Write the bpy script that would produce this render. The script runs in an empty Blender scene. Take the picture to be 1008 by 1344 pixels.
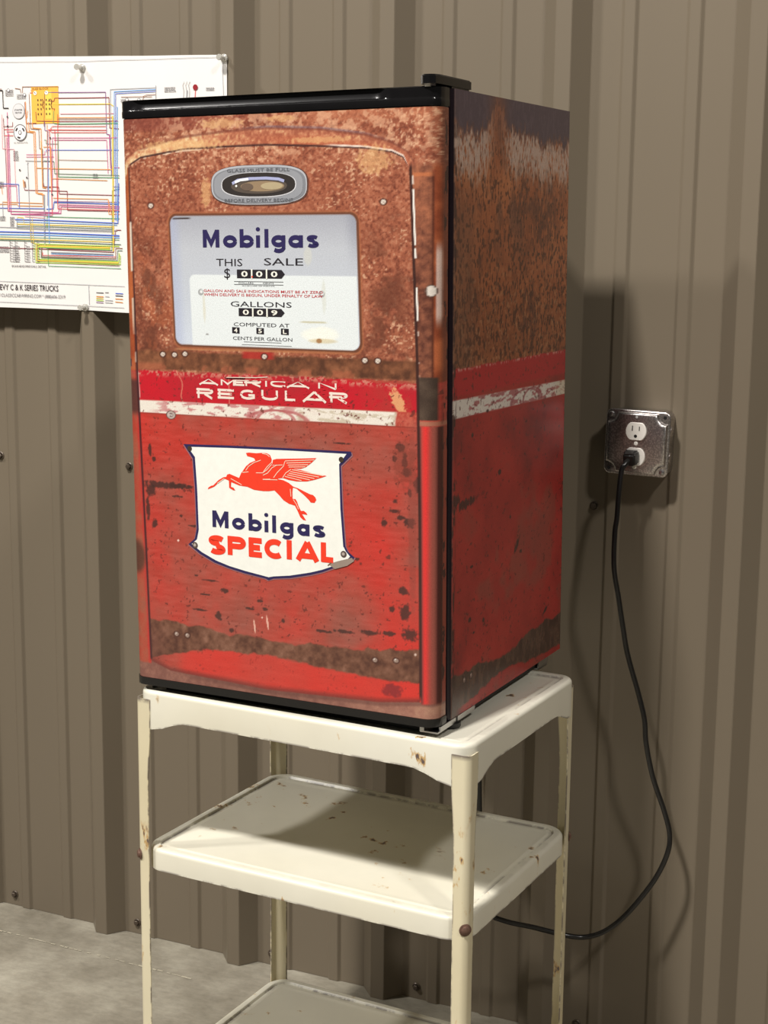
import bpy, bmesh, math, random
import numpy as np
from mathutils import Vector, Matrix
from mathutils.geometry import tessellate_polygon

# ------------------------------------------------------------ camera, world, lights, exposure
SC = bpy.context.scene
COL = SC.collection
def cam_axes(yaw, pitch, roll):
    right = Vector((math.cos(yaw), math.sin(yaw), 0)); fwd = Vector((-math.sin(yaw), math.cos(yaw), 0)); up = Vector((0, 0, 1))
    f2 = math.cos(pitch)*fwd - math.sin(pitch)*up
    u2 = math.cos(pitch)*up + math.sin(pitch)*fwd
    r3 = math.cos(roll)*right + math.sin(roll)*u2
    u3 = math.cos(roll)*u2 - math.sin(roll)*right
    return r3, u3, f2
cd = bpy.data.cameras.new('camera'); cam = bpy.data.objects.new('camera', cd); COL.objects.link(cam)
r3, u3, f3 = cam_axes(0.4376, 0.17415, 0.01076)
M = Matrix((r3, u3, -f3)).transposed().to_4x4()
M.translation = Vector((0.8317, -2.43095, 1.37241))
cam.matrix_world = M
cd.sensor_fit = 'HORIZONTAL'; cd.sensor_width = 36.0; cd.lens = 36.0*2037.47/1008.0
cd.clip_start = .05; cd.clip_end = 60
SC.camera = cam

w = bpy.data.worlds.new('room_light'); SC.world = w; w.use_nodes = True
bg = w.node_tree.nodes['Background']; bg.inputs[0].default_value = (1.0, .95, .88, 1); bg.inputs[1].default_value = .055

def area_light(name, loc, target, size, power, color=(1, .965, .915), sy=None):
    d = bpy.data.lights.new(name, 'AREA'); d.energy = power; d.color = color
    if sy: d.shape = 'RECTANGLE'; d.size = size; d.size_y = sy
    else: d.shape = 'SQUARE'; d.size = size
    o = bpy.data.objects.new(name, d); COL.objects.link(o); o.location = loc
    o.rotation_euler = (Vector(target)-Vector(loc)).to_track_quat('-Z', 'Y').to_euler()
    return o
area_light('ceiling_light', (-.72, -4.0, 6.35), (-.1, -.4, 1.0), .45, 490)
area_light('ceiling_light', (4.05, -4.0, 6.2), (-.1, -.3, .9), .5, 175)
area_light('ceiling_light', (-4.9, -4.0, 6.2), (0, -.3, .9), .5, 285)
SC.view_settings.view_transform = 'Standard'; SC.view_settings.look = 'None'
SC.view_settings.exposure = 0.0; SC.view_settings.gamma = 1.0; SC.view_settings.use_curve_mapping = False

# ------------------------------------------------------------ helpers
def s2l(c):
    c = np.asarray(c, float)
    return np.where(c <= .04045, c/12.92, ((c+.055)/1.055)**2.4)
def rgb(r, g, b):
    l = s2l(np.array([r, g, b])/255.); return (float(l[0]), float(l[1]), float(l[2]), 1)

class NT:
    def __init__(s, name, rough=.5, metal=0., spec=.5):
        s.m = bpy.data.materials.new(name); s.m.use_nodes = True; s.t = s.m.node_tree; s.b = s.t.nodes['Principled BSDF']
        s.b.inputs['Roughness'].default_value = rough; s.b.inputs['Metallic'].default_value = metal
        s.b.inputs['Specular IOR Level'].default_value = spec
    def n(s, typ, **kw):
        x = s.t.nodes.new(typ)
        for k, v in kw.items():
            if k in x.inputs.keys(): x.inputs[k].default_value = v
            else: setattr(x, k, v)
        return x
    def l(s, a, b): s.t.links.new(a, b)
    def coords(s, scale=(1, 1, 1), kind='Object'):
        tc = s.n('ShaderNodeTexCoord'); mp = s.n('ShaderNodeMapping'); mp.inputs['Scale'].default_value = scale
        s.l(tc.outputs[kind], mp.inputs['Vector']); return mp.outputs[0]
    def noise(s, scale, detail=4, rough=.6, vec=None, sc=(1, 1, 1)):
        x = s.n('ShaderNodeTexNoise'); x.inputs['Scale'].default_value = scale; x.inputs['Detail'].default_value = detail
        x.inputs['Roughness'].default_value = rough
        s.l(vec if vec else s.coords(sc), x.inputs['Vector']); return x.outputs['Fac']
    def ramp(s, fac, stops):
        r = s.n('ShaderNodeValToRGB'); e = r.color_ramp.elements
        while len(e) < len(stops): e.new(.5)
        for i, (p, c) in enumerate(stops): e[i].position = p; e[i].color = c
        s.l(fac, r.inputs[0]); return r.outputs[0]
    def mix(s, fac, a, b, mode='MIX'):
        x = s.n('ShaderNodeMix', data_type='RGBA', blend_type=mode)
        for sock, v in ((x.inputs[0], fac), (x.inputs[6], a), (x.inputs[7], b)):
            if isinstance(v, (int, float, tuple)): sock.default_value = v
            else: s.l(v, sock)
        return x.outputs[2]
    def base(s, v):
        if isinstance(v, tuple): s.b.inputs['Base Color'].default_value = v
        else: s.l(v, s.b.inputs['Base Color'])
        return s
    def bump(s, h, strength=.2, dist=.001):
        x = s.n('ShaderNodeBump'); x.inputs['Strength'].default_value = strength; x.inputs['Distance'].default_value = dist
        s.l(h, x.inputs['Height']); s.l(x.outputs[0], s.b.inputs['Normal']); return s
W1 = (1, 1, 1, 1); K0 = (0, 0, 0, 1)
def g(v): return (v, v, v, 1)

def varied(name, col, rough=.5, metal=0., amt=.12, scale=30, bump=0., spec=.5, sc=(1, 1, 1)):
    m = NT(name, rough, metal, spec)
    f = m.noise(scale, sc=sc)
    m.base(m.mix(1.0, col, m.ramp(f, [(.3, g(1-amt)), (.7, g(1.0))]), 'MULTIPLY'))
    if bump: m.bump(f, bump, .001)
    return m.m

# materials
def wall_mat():
    m = NT('taupe_painted_steel', .42, 0, .4)
    a = m.noise(3.0, 3, .5, sc=(1, 1, .25))
    c = m.mix(1.0, rgb(118, 107, 91), m.ramp(a, [(.3, g(.93)), (.7, g(1.0))]), 'MULTIPLY')
    m.base(c); f = m.noise(9, 2, .5, sc=(1, 1, .15)); m.bump(f, .06, .004); return m.m
def floor_mat():
    m = NT('worn_concrete', .6, 0, .4)
    a = m.noise(5, 8, .65); b = m.noise(38, 6, .7, sc=(1, 2.2, 1)); c = m.noise(1.6, 3, .5)
    col = m.ramp(a, [(.3, rgb(118, 111, 96)), (.5, rgb(148, 141, 126)), (.7, rgb(176, 170, 154))])
    col = m.mix(1.0, col, m.ramp(b, [(.32, g(.80)), (.6, g(1.0))]), 'MULTIPLY')
    col = m.mix(m.ramp(c, [(.45, K0), (.7, g(.35))]), col, rgb(172, 168, 150))
    m.base(col); m.bump(b, .25, .002); return m.m
def cream(name, col, yellow, chips=.66):
    m = NT(name, .33, 0, .5)
    a = m.noise(7, 4, .6); big = m.noise(2.2, 2, .5)
    c = m.mix(m.ramp(big, [(.42, K0), (.72, g(.55))]), col, yellow)
    c = m.mix(1.0, c, m.ramp(a, [(.3, g(.93)), (.65, g(1.0))]), 'MULTIPLY')
    ch = m.noise(34, 5, .62, sc=(1, 1, .4)); gate = m.noise(6.5, 2, .5)
    wa = m.n('ShaderNodeVertexColor'); wa.layer_name = 'wear'; wn = m.noise(22, 5, .7)
    we = m.mix(1.0, wa.outputs[0], m.ramp(wn, [(.44, K0), (.54, W1)]), 'MULTIPLY')
    mk = m.mix(1.0, m.ramp(ch, [(chips, K0), (chips+.02, W1)]), m.ramp(gate, [(.50, K0), (.56, W1)]), 'MULTIPLY')
    rim = m.mix(1.0, m.ramp(ch, [(chips-.035, K0), (chips, W1)]), m.ramp(gate, [(.50, K0), (.56, W1)]), 'MULTIPLY')
    c = m.mix(rim, c, rgb(196, 160, 104)); c = m.mix(mk, c, rgb(98, 84, 80))
    c = m.mix(we, c, rgb(92, 80, 78))
    m.base(c); m.bump(a, .08, .001); return m.m
MT = dict(
    wall=wall_mat(), floor=floor_mat(),
    cream=cream('chipped_cream_enamel', rgb(226, 222, 206), rgb(216, 207, 178)),
    creamleg=cream('yellowed_cream_enamel', rgb(220, 210, 180), rgb(204, 188, 144), .615),
    black=varied('gloss_black_plastic', rgb(20, 19, 20), .16, 0, .2, 40),
    rubber=varied('matt_black_rubber', rgb(24, 23, 23), .55),
    cable=varied('black_cable_jacket', rgb(26, 24, 23), .28, 0, .3, 60),
    cabinet=varied('dark_cabinet_paint', rgb(34, 26, 30), .4),
    zinc=varied('zinc_plated_steel', rgb(190, 190, 190), .3, 1., .15, 50),
    galv=None,
    ivory=varied('white_nylon', rgb(236, 230, 222), .35, 0, .05),
    hole=varied('dark_slot', rgb(15, 12, 12), .7),
    paper=varied('poster_paper', rgb(238, 234, 230), .38, 0, .03, 6),
    clear=None,
    rust=varied('rusted_steel', rgb(118, 88, 74), .6, .3, .4, 300, .3),
    screw=varied('taupe_screw_head', rgb(96, 84, 72), .4, .4, .3, 200),
    white=varied('sign_enamel_white', rgb(240, 238, 228), .3, 0, .05, 60),
)
def galv():
    m = NT('galvanised_sheet', .34, 1.0); v = m.n('ShaderNodeTexVoronoi'); v.inputs['Scale'].default_value = 420
    m.l(m.coords(), v.inputs['Vector'])
    r = m.ramp(v.outputs['Distance'], [(.1, rgb(222, 216, 212)), (.7, rgb(168, 162, 160))]); m.base(r)
    f = m.noise(300, 2); m.bump(f, .15, .0004); return m.m
MT['galv'] = galv()
def clear():
    m = NT('clear_acrylic', .12); m.base(rgb(225, 222, 214)); m.b.inputs['Transmission Weight'].default_value = .55
    f = m.noise(60); m.bump(f, .03, .001); return m.m
MT['clear'] = clear()
def vcol(name, rough, fine=.22, scale=900, spec=.5, sc=(1, 1, 1)):
    m = NT(name, rough, 0, spec); a = m.n('ShaderNodeVertexColor'); a.layer_name = 'print'
    c = a.outputs[0]
    if fine:
        f = m.noise(scale, 3, .7, sc=sc); c = m.mix(1.0, c, m.ramp(f, [(.3, g(1-fine)), (.7, g(1+fine*.6))]), 'MULTIPLY')
    else: m.noise(scale)
    m.base(c); return m
MT['wrap'] = vcol('printed_vinyl_wrap', .27).m
MT['ink'] = vcol('printing_ink', .4, .04, 100).m

def obj(name, me, mat, parent=None, smooth=None):
    o = bpy.data.objects.new(name, me)
    if mat is not None: me.materials.append(mat)
    COL.objects.link(o)
    if parent: o.parent = parent
    if smooth is not None and len(me.polygons):
        me.polygons.foreach_set('use_smooth', [True]*len(me.polygons))
        if smooth < 3.1:
            b = bmesh.new(); b.from_mesh(me)
            for e in b.edges:
                if len(e.link_faces) == 2 and e.calc_face_angle(0) > smooth: e.smooth = False
            b.to_mesh(me); b.free()
    return o
def tag(o, label=None, cat=None, group=None, kind=None):
    if label: o['label'] = label
    if cat: o['category'] = cat
    if group: o['group'] = group
    if kind: o['kind'] = kind
    return o
def empty(name, loc=(0, 0, 0), label=None, cat=None, group=None):
    o = bpy.data.objects.new(name, None); o.location = loc; COL.objects.link(o); o.empty_display_size = .05
    return tag(o, label, cat, group)
def mesh(name, v, f):
    me = bpy.data.meshes.new(name); me.from_pydata([tuple(p) for p in v], [], f); me.validate(); me.update(); return me
def frombm(bm, name):
    me = bpy.data.meshes.new(name); bmesh.ops.recalc_face_normals(bm, faces=bm.faces[:]); bm.to_mesh(me); bm.free(); return me
def box(bm, x0, x1, y0, y1, z0, z1, bev=0., seg=2):
    r = bmesh.ops.create_cube(bm, size=1)
    for v in r['verts']:
        v.co = Vector(((x0+x1)/2+v.co.x*(x1-x0), (y0+y1)/2+v.co.y*(y1-y0), (z0+z1)/2+v.co.z*(z1-z0)))
    if bev:
        es = list({e for v in r['verts'] for e in v.link_edges})
        bmesh.ops.bevel(bm, geom=es, offset=bev, segments=seg, affect='EDGES')
def lathe(bm, prof, axis_m=Matrix(), n=24):
    """prof: list of (radius, height) closed on the axis where radius is 0"""
    rings = []
    for r, h in prof:
        if r < 1e-7: rings.append([bm.verts.new(axis_m @ Vector((0, 0, h)))])
        else: rings.append([bm.verts.new(axis_m @ Vector((r*math.cos(2*math.pi*i/n), r*math.sin(2*math.pi*i/n), h))) for i in range(n)])
    for a, b in zip(rings, rings[1:]):
        for i in range(n):
            j = (i+1) % n
            if len(a) == 1 and len(b) == 1: continue
            if len(a) == 1: bm.faces.new((a[0], b[i], b[j]))
            elif len(b) == 1: bm.faces.new((a[i], a[j], b[0]))
            else: bm.faces.new((a[i], a[j], b[j], b[i]))
TOROOM = Matrix.Rotation(math.pi/2, 4, 'X')        # local +z becomes -y (out of the wall, into the room)
def extrude_poly(pts, y0, y1, bm):
    """closed outline in x,z; extruded between y0 (front) and y1 (back)"""
    n = len(pts); a = [bm.verts.new((p[0], y0, p[1])) for p in pts]; b = [bm.verts.new((p[0], y1, p[1])) for p in pts]
    for t in tessellate_polygon([[Vector((p[0], p[1], 0)) for p in pts]]):
        bm.faces.new([a[i] for i in t]); bm.faces.new([b[i] for i in reversed(t)])
    for i in range(n): bm.faces.new((a[i], a[(i+1) % n], b[(i+1) % n], b[i]))
def sample(pts, k=8):
    """Catmull-Rom through 3-D points"""
    P = [Vector(p) for p in pts]; P = [2*P[0]-P[1]]+P+[2*P[-1]-P[-2]]; out = []
    for i in range(1, len(P)-2):
        for j in range(k):
            t = j/k; a, b, c, d = P[i-1:i+3]
            out.append(.5*((2*b)+(c-a)*t+(2*a-5*b+4*c-d)*t*t+(3*b-a-3*c+d)*t**3))
    out.append(P[-2]); return out
def tube(bm, P, r, n=10, flat=1.0):
    P = [Vector(p) for p in P]; rings = []; up = Vector((0, 1, 0))
    for i, p in enumerate(P):
        t = (P[min(i+1, len(P)-1)]-P[max(i-1, 0)]).normalized()
        s = t.cross(up).normalized() if t.cross(up).length > 1e-4 else Vector((1, 0, 0)); u = s.cross(t).normalized()
        rr = r(i/(len(P)-1)) if callable(r) else r
        rings.append([bm.verts.new(p+s*math.cos(2*math.pi*k/n)*rr+u*math.sin(2*math.pi*k/n)*rr*flat) for k in range(n)])
    for a, b in zip(rings, rings[1:]):
        for k in range(n): bm.faces.new((a[k], a[(k+1) % n], b[(k+1) % n], b[k]))
    bm.faces.new(rings[0]); bm.faces.new(list(reversed(rings[-1])))

# flat print: every piece is a list of triangles in millimetres on a sheet, with a colour
class Ink:
    def __init__(s): s.v = []; s.f = []; s.c = []; s.k = 0
    def poly(s, pts, c, h=0.):
        b = len(s.v); s.k += 1; h += .012*(s.k % 8)
        for t in tessellate_polygon([[Vector((p[0], p[1], 0)) for p in pts]]): s.f.append(tuple(b+i for i in t)); s.c.append(c)
        s.v += [(p[0], p[1], h) for p in pts]; return s
    def strip(s, pts, wd, c, h=0., caps=False):
        P = [np.array(p, float) for p in pts]
        if len(P) < 2: return s
        s.k += 1; h += .012*(s.k % 8)
        if caps:
            d = P[0]-P[1]; P[0] = P[0]+d/np.linalg.norm(d)*wd/2; d = P[-1]-P[-2]; P[-1] = P[-1]+d/np.linalg.norm(d)*wd/2
        b = len(s.v)
        for i, p in enumerate(P):
            d1 = P[i]-P[i-1] if i else P[1]-P[0]; d2 = P[i+1]-P[i] if i < len(P)-1 else d1
            d1 = d1/(np.linalg.norm(d1)+1e-9); d2 = d2/(np.linalg.norm(d2)+1e-9)
            n1 = np.array([-d1[1], d1[0]]); n2 = np.array([-d2[1], d2[0]]); m = n1+n2; L = np.linalg.norm(m)
            m = n1 if L < .3 else m/L; k = wd/2/max(.5, float(m@n1))
            s.v += [(p[0]+m[0]*k, p[1]+m[1]*k, h), (p[0]-m[0]*k, p[1]-m[1]*k, h)]
        for i in range(len(P)-1): s.f.append((b+2*i, b+2*i+1, b+2*i+3, b+2*i+2)); s.c.append(c)
        return s
    def ell(s, cx, cy, rx, ry, c, h=0., n=20, p=2.):
        pts = []
        for i in range(n):
            t = 2*math.pi*i/n; a, b_ = math.cos(t), math.sin(t)
            pts.append((cx+rx*math.copysign(abs(a)**(2/p), a), cy+ry*math.copysign(abs(b_)**(2/p), b_)))
        return s.poly(pts, c, h)
    def text(s, txt, x0, y0, x1, y1, c, h=0., off=0.):
        """built-in font, fitted to the box x0..x1, baseline y0 to cap height y1"""
        cu = bpy.data.curves.new('t', 'FONT'); cu.body = txt; cu.resolution_u = 2; cu.offset = off
        o = bpy.data.objects.new('t', cu); COL.objects.link(o); bpy.context.view_layer.update()
        me = bpy.data.meshes.new_from_object(o.evaluated_get(bpy.context.evaluated_depsgraph_get()))
        co = np.empty(len(me.vertices)*3); me.vertices.foreach_get('co', co); co = co.reshape(-1, 3)
        lo, hi = co[:, 0].min(), co[:, 0].max(); H = .729 if any(ch.isupper() or ch.isdigit() for ch in txt) else .56
        b = len(s.v)
        for p in co: s.v.append((x0+(p[0]-lo)/(hi-lo)*(x1-x0), y0+p[1]/H*(y1-y0), h))
        for f in me.polygons: s.f.append(tuple(b+i for i in f.vertices)); s.c.append(c)
        bpy.data.objects.remove(o); bpy.data.curves.remove(cu); bpy.data.meshes.remove(me); return s
    def build(s, name, place, parent, mat=None):
        me = mesh(name, [place(*p) for p in s.v], s.f)
        ca = me.color_attributes.new('print', 'FLOAT_COLOR', 'CORNER'); arr = np.ones((len(me.loops), 4))
        if len(me.polygons) == len(s.c):
            for pl, c in zip(me.polygons, s.c): arr[pl.loop_start:pl.loop_start+pl.loop_total] = c
        ca.data.foreach_set('color', arr.ravel())
        return obj(name, me, mat or MT['ink'], parent)

# block letters drawn as strokes, unit height 1; each glyph: (width, [(points)...])
def arc(cx, cy, rx, ry, a0, a1, n=14): return [(cx+rx*math.cos(math.radians(a0+(a1-a0)*i/n)), cy+ry*math.sin(math.radians(a0+(a1-a0)*i/n))) for i in range(n+1)]
def glyph(ch, t):
    """strokes of width t in a cell 0..1 x 0..1 (x stretched later); coordinates are stroke centres"""
    h = t/2; a, b = h, 1-h
    D = {
     'M': [[(a, 0), (a, 1)], [(b, 0), (b, 1)], [(a, 1-h*.6), (.5, .2), (b, 1-h*.6)]],
     'E': [[(a, 0), (a, 1)], [(0, b), (1, b)], [(0, .5), (.86, .5)], [(0, a), (1, a)]],
     'L': [[(a, 0), (a, 1)], [(0, a), (1, a)]],
     'I': [[(.5, 0), (.5, 1)]],
     'P': [[(a, 0), (a, 1)], [(0, b)]+arc(.6, .68, .4-h, .32-h, 90, -90)+[(0, .36+h)]],
     'R': [[(a, 0), (a, 1)], [(0, b)]+arc(.64, .7, .36-h, .3-h, 90, -90)+[(0, .4+h)], [(.45, .45), (b, 0)]],
     'S': [arc(.5, .73, .5-h, .27-h, 25, 270, 18)+arc(.5, .27, .5-h, .27-h, 90, -155, 18)[1:]],
     'C': [arc(.55, .5, .55-h, .5-h, 48, 312, 22)],
     'A': [[(h*.8, 0), (.5, 1-h*.3)], [(1-h*.8, 0), (.5, 1-h*.3)], [(.22, .25), (.78, .25)]],
     'N': [[(a, 0), (a, 1)], [(b, 0), (b, 1)], [(a, 1), (b, 0)]],
     'G': [arc(.52, .5, .52-h, .5-h, 45, 300, 20)+[(b, a+.1), (b, .45), (.55, .45)]],
     'U': [[(a, 1), (a, .4)]+arc(.5, .42, .5-h, .42-h, 180, 360, 14)+[(b, 1)]],
    }
    return D[ch]
def block(ink, ch, x0, x1, y0, y1, t, c, h=0.):
    """t = stroke width in mm"""
    W, H = x1-x0, y1-y0
    for st in glyph(ch, .26 if t/H > .22 else t/H):
        tt = .26 if t/H > .22 else t/H
        # keep the stroke inside the cell horizontally as well
        pts = []
        for (px, py) in st:
            hx = (tt*H/W-tt)/2
            q = px+(hx if px < .5 else -hx)*(1 if abs(px-.5) > .12 else 0)
            pts.append((x0+q*W, y0+py*H))
        ink.strip(pts, t, c, h)
def mobilgas(ink, X, base, xh, cap, desc, t, c, h=0.):
    asc = cap+.6
    """the pump maker's lower-case lettering: X = list of 8 (left, right) cells"""
    def ring(l, r, lo, hi):
        cx, cy = (l+r)/2, (lo+hi)/2; ink.strip([(cx+((r-l)-t)/2*math.cos(a), cy+((hi-lo)-t)/2*math.sin(a)) for a in [2*math.pi*i/26 for i in range(27)]], t, c, h)
    (l, r) = X[0]; ink.strip([(l+t/2, base), (l+t/2, cap)], t, c, h); ink.strip([(r-t/2, base), (r-t/2, cap)], t, c, h)
    m = (l+r)/2; ink.strip([(l+t*.6, cap-t*.15), (m, base+(cap-base)*.22), (r-t*.6, cap-t*.15)], t*.95, c, h)
    ring(X[1][0], X[1][1], base-.3, xh+.3)
    l, r = X[2]; ink.strip([(l+t/2, base), (l+t/2, asc)], t, c, h); ring(l, r, base-.3, xh+.3)
    l, r = X[3]; m = (l+r)/2; ink.strip([(m, base), (m, xh)], t, c, h); ink.ell(m, cap+.3, t*.54, t*.46, c, h)
    l, r = X[4]; m = (l+r)/2; ink.strip([(m, base), (m, asc)], t, c, h)
    l, r = X[5]; ring(l, r, base+.4, xh+.3)
    ink.strip([(r-t/2, xh), (r-t/2, desc+t)]+[( (l+r)/2+(r-l-t)/2*math.cos(a), desc+t*1.1+(t*.7)*math.sin(a)) for a in [-.2, -.7, -1.2, -1.57, -2.0, -2.5]], t*.9, c, h)
    l, r = X[6]; ring(l, r, base-.3, xh+.3); ink.strip([(r-t/2, base), (r-t/2, xh)], t, c, h)
    l, r = X[7]; W, H = r-l, xh-base+.6; tt = t*.8
    ink.strip([(l+px*W, base-.3+py*H) for px, py in arc(.5, .72, .5-tt/W/2, .28-tt/H/2, 20, 270, 14)+arc(.5, .28, .5-tt/W/2, .28-tt/H/2, 90, -160, 14)[1:]], tt, c, h)

# numpy painter for the printed vinyl
def vnoise(x, y, seed):
    rs = np.random.RandomState(seed); T = rs.rand(256, 256)
    xi = np.floor(x).astype(int); yi = np.floor(y).astype(int); fx = x-xi; fy = y-yi
    fx = fx*fx*(3-2*fx); fy = fy*fy*(3-2*fy); q = lambda i, j: T[i & 255, j & 255]
    return (q(xi, yi)*(1-fx)+q(xi+1, yi)*fx)*(1-fy)+(q(xi, yi+1)*(1-fx)+q(xi+1, yi+1)*fx)*fy
def fbm(x, y, size, seed, octv=4, ax=1., ay=1., gain=.55):
    s = 0; a = 1.; n = 0; f = 1./size
    for k in range(octv):
        s = s+a*vnoise(x*f/ax+17.3*k, y*f/ay+9.1*k, seed+k); n += a; a *= gain; f *= 2.03
    return s/n
def ss(a, b, x): t = np.clip((x-a)/(b-a+1e-9), 0, 1); return t*t*(3-2*t)
class Paint:
    def __init__(s, U, V): s.U, s.V = U, V; s.c = np.zeros(U.shape+(3,))
    def put(s, m, col):
        m = np.clip(m, 0, 1)[..., None]
        col = np.asarray(col, float)
        if col.ndim == 1: col = col/255.
        s.c = s.c*(1-m)+col*m
    def mul(s, m, k): s.c = s.c*(1-np.clip(m, 0, 1)[..., None]*(1-k))
def pal(f, stops):
    xs = [a for a, _ in stops]; return np.stack([np.interp(f, xs, [c[i]/255. for _, c in stops]) for i in range(3)], -1)

# ------------------------------------------------------------ the setting
RX0, PITCH, RH = -0.8911, .3048, .032        # first rib's right crest edge, rib spacing, rib height
def wall_profile(k0, k1):
    P = []
    for k in range(k0, k1):
        o = RX0+PITCH*k
        P += [(o-.0552, 0), (o-.0262, -RH), (o, -RH), (o+.0235, 0),
              (o+.071, 0), (o+.0765, -.0042), (o+.093, -.0042), (o+.0985, 0),
              (o+.174, 0), (o+.1795, -.0042), (o+.196, -.0042), (o+.2015, 0)]
    return P
prof = wall_profile(-7, 12)
T_ = .0012
v = []; f = []
for z in (0.0, 3.6):
    v += [(x, y, z) for x, y in prof]+[(x, y+T_, z) for x, y in prof]
n = len(prof)
for i in range(n-1):
    f += [(i, i+1, 2*n+i+1, 2*n+i), (n+i+1, n+i, 3*n+i, 3*n+i+1), (i+1, i, n+i, n+i+1), (2*n+i, 2*n+i+1, 3*n+i+1, 3*n+i)]
f += [(0, 2*n, 3*n, n), (n-1, 2*n-1, 4*n-1, 3*n-1)]
wm = mesh('wall_back', v, f)
bm = bmesh.new(); bm.from_mesh(wm)
es = [e for e in bm.edges if abs(e.verts[0].co.z-e.verts[1].co.z) > 1 and len(e.link_faces) == 2 and e.calc_face_angle(0) > .3 and abs(e.verts[0].co.y) < .05]
bmesh.ops.bevel(bm, geom=es, offset=.0011, segments=2, affect='EDGES', clamp_overlap=True)
bm.to_mesh(wm); bm.free()
wall = tag(obj('wall_back', wm, MT['wall'], smooth=.6), kind='structure')
sb = bmesh.new(); lathe(sb, [(0, 0), (.0078, 0), (.0078, .0012), (.0066, .0022), (.0058, .0024)], TOROOM, 20)
lathe(sb, [(.0052, .0023), (.0052, .0062), (.0044, .0070), (0, .0070)], TOROOM, 6)
lathe(sb, [(.0, .0071), (.0024, .0071), (.0026, .0074), (0, .0074)], TOROOM, 6)
sm = frombm(sb, 'screw'); first = True
for z in (.0235, .943, 1.863, 2.783):
    for k in range(-2, 8):
        o = obj('screw', sm, None, wall); first and sm.materials.append(MT['screw']); first = False
        o.location = (RX0+PITCH*k+.0525+(.0013 if k % 2 else -.0005), 0, z)

# floor: slab with a slightly uneven trowelled surface
nx, ny = 90, 80; X = np.linspace(-3.2, 2.8, nx); Y = np.linspace(-4.6, .12, ny)
xx, yy = np.meshgrid(X, Y); zz = -.0012*fbm(xx*1000, yy*1000, 260, 5, 4)
v = [(a, b, c) for a, b, c in zip(xx.ravel(), yy.ravel(), zz.ravel())]
f = [(j*nx+i, j*nx+i+1, (j+1)*nx+i+1, (j+1)*nx+i) for j in range(ny-1) for i in range(nx-1)]
b0 = len(v)
v += [(-3.2, -4.6, -.1), (2.8, -4.6, -.1), (2.8, .12, -.1), (-3.2, .12, -.1)]
f += [(b0+3, b0+2, b0+1, b0)]
floor = tag(obj('floor', mesh('floor', v, f), MT['floor'], smooth=1.), kind='structure')
# pale chalk line and a small stain on the concrete
def chalk(x0, y0, x1, y1, wd, col, seed):
    ink = Ink(); rs = random.Random(seed); N = 60
    for i in range(N):
        if rs.random() < .25: continue
        t0, t1 = i/N, (i+rs.uniform(.6, 1.1))/N
        ink.strip([(x0+(x1-x0)*t0, y0+(y1-y0)*t0+rs.uniform(-1, 1)), (x0+(x1-x0)*t1, y0+(y1-y0)*t1+rs.uniform(-1, 1))], wd*rs.uniform(.3, 1.), col, .35)
    return ink.build('chalk_line', lambda a, b, h: (a/1000, b/1000, h/1000), floor)
chalk(-1290, -110, -640, -118, 4.5, rgb(186, 178, 158), 3)
st = Ink(); st.ell(-1030, -245, 6, 8, rgb(80, 74, 60), .3).build('floor_stain', lambda a, b, h: (a/1000, b/1000, h/1000), floor)

# ------------------------------------------------------------ utility cart
KS = 1.032                                   # the refrigerator stands this much nearer the wall than first laid out
def away(x, y, z): return (.8317+KS*(x-.8317), -2.43095+KS*(y+2.43095), 1.37241+KS*(z-1.37241))
CX, CY, CYAW = .129, -.6628, -.0487
CL, CD = .527, .380
cart = empty('utility_cart', (CX, CY, 0), 'tall cream enamelled metal three-shelf cart with chipped paint, carrying the small refrigerator', 'cart')
cart.rotation_euler = (0, 0, CYAW)
def rrect(L, D, ins, r, nc=10, ns=26):
    """rounded rectangle outline, corner (0,0) front right; x -L..0, y 0..D; equal number of points for any inset"""
    x0, x1, y0, y1 = -L+ins, -ins, ins, D-ins; r = max(r-ins, .004); out = []
    cs = [((x1-r, y0+r), -90), ((x1-r, y1-r), 0), ((x0+r, y1-r), 90), ((x0+r, y0+r), 180)]
    for k, ((cx, cy), a0) in enumerate(cs):
        A_ = [(cx+r*math.cos(math.radians(a0+90*i/nc)), cy+r*math.sin(math.radians(a0+90*i/nc))) for i in range(nc+1)]
        out += A_
        (c2, a2) = cs[(k+1) % 4]; q = (c2[0]+r*math.cos(math.radians(a2)), c2[1]+r*math.sin(math.radians(a2))); p = A_[-1]
        out += [(p[0]+(q[0]-p[0])*i/ns, p[1]+(q[1]-p[1])*i/ns) for i in range(1, ns)]
    return out
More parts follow.
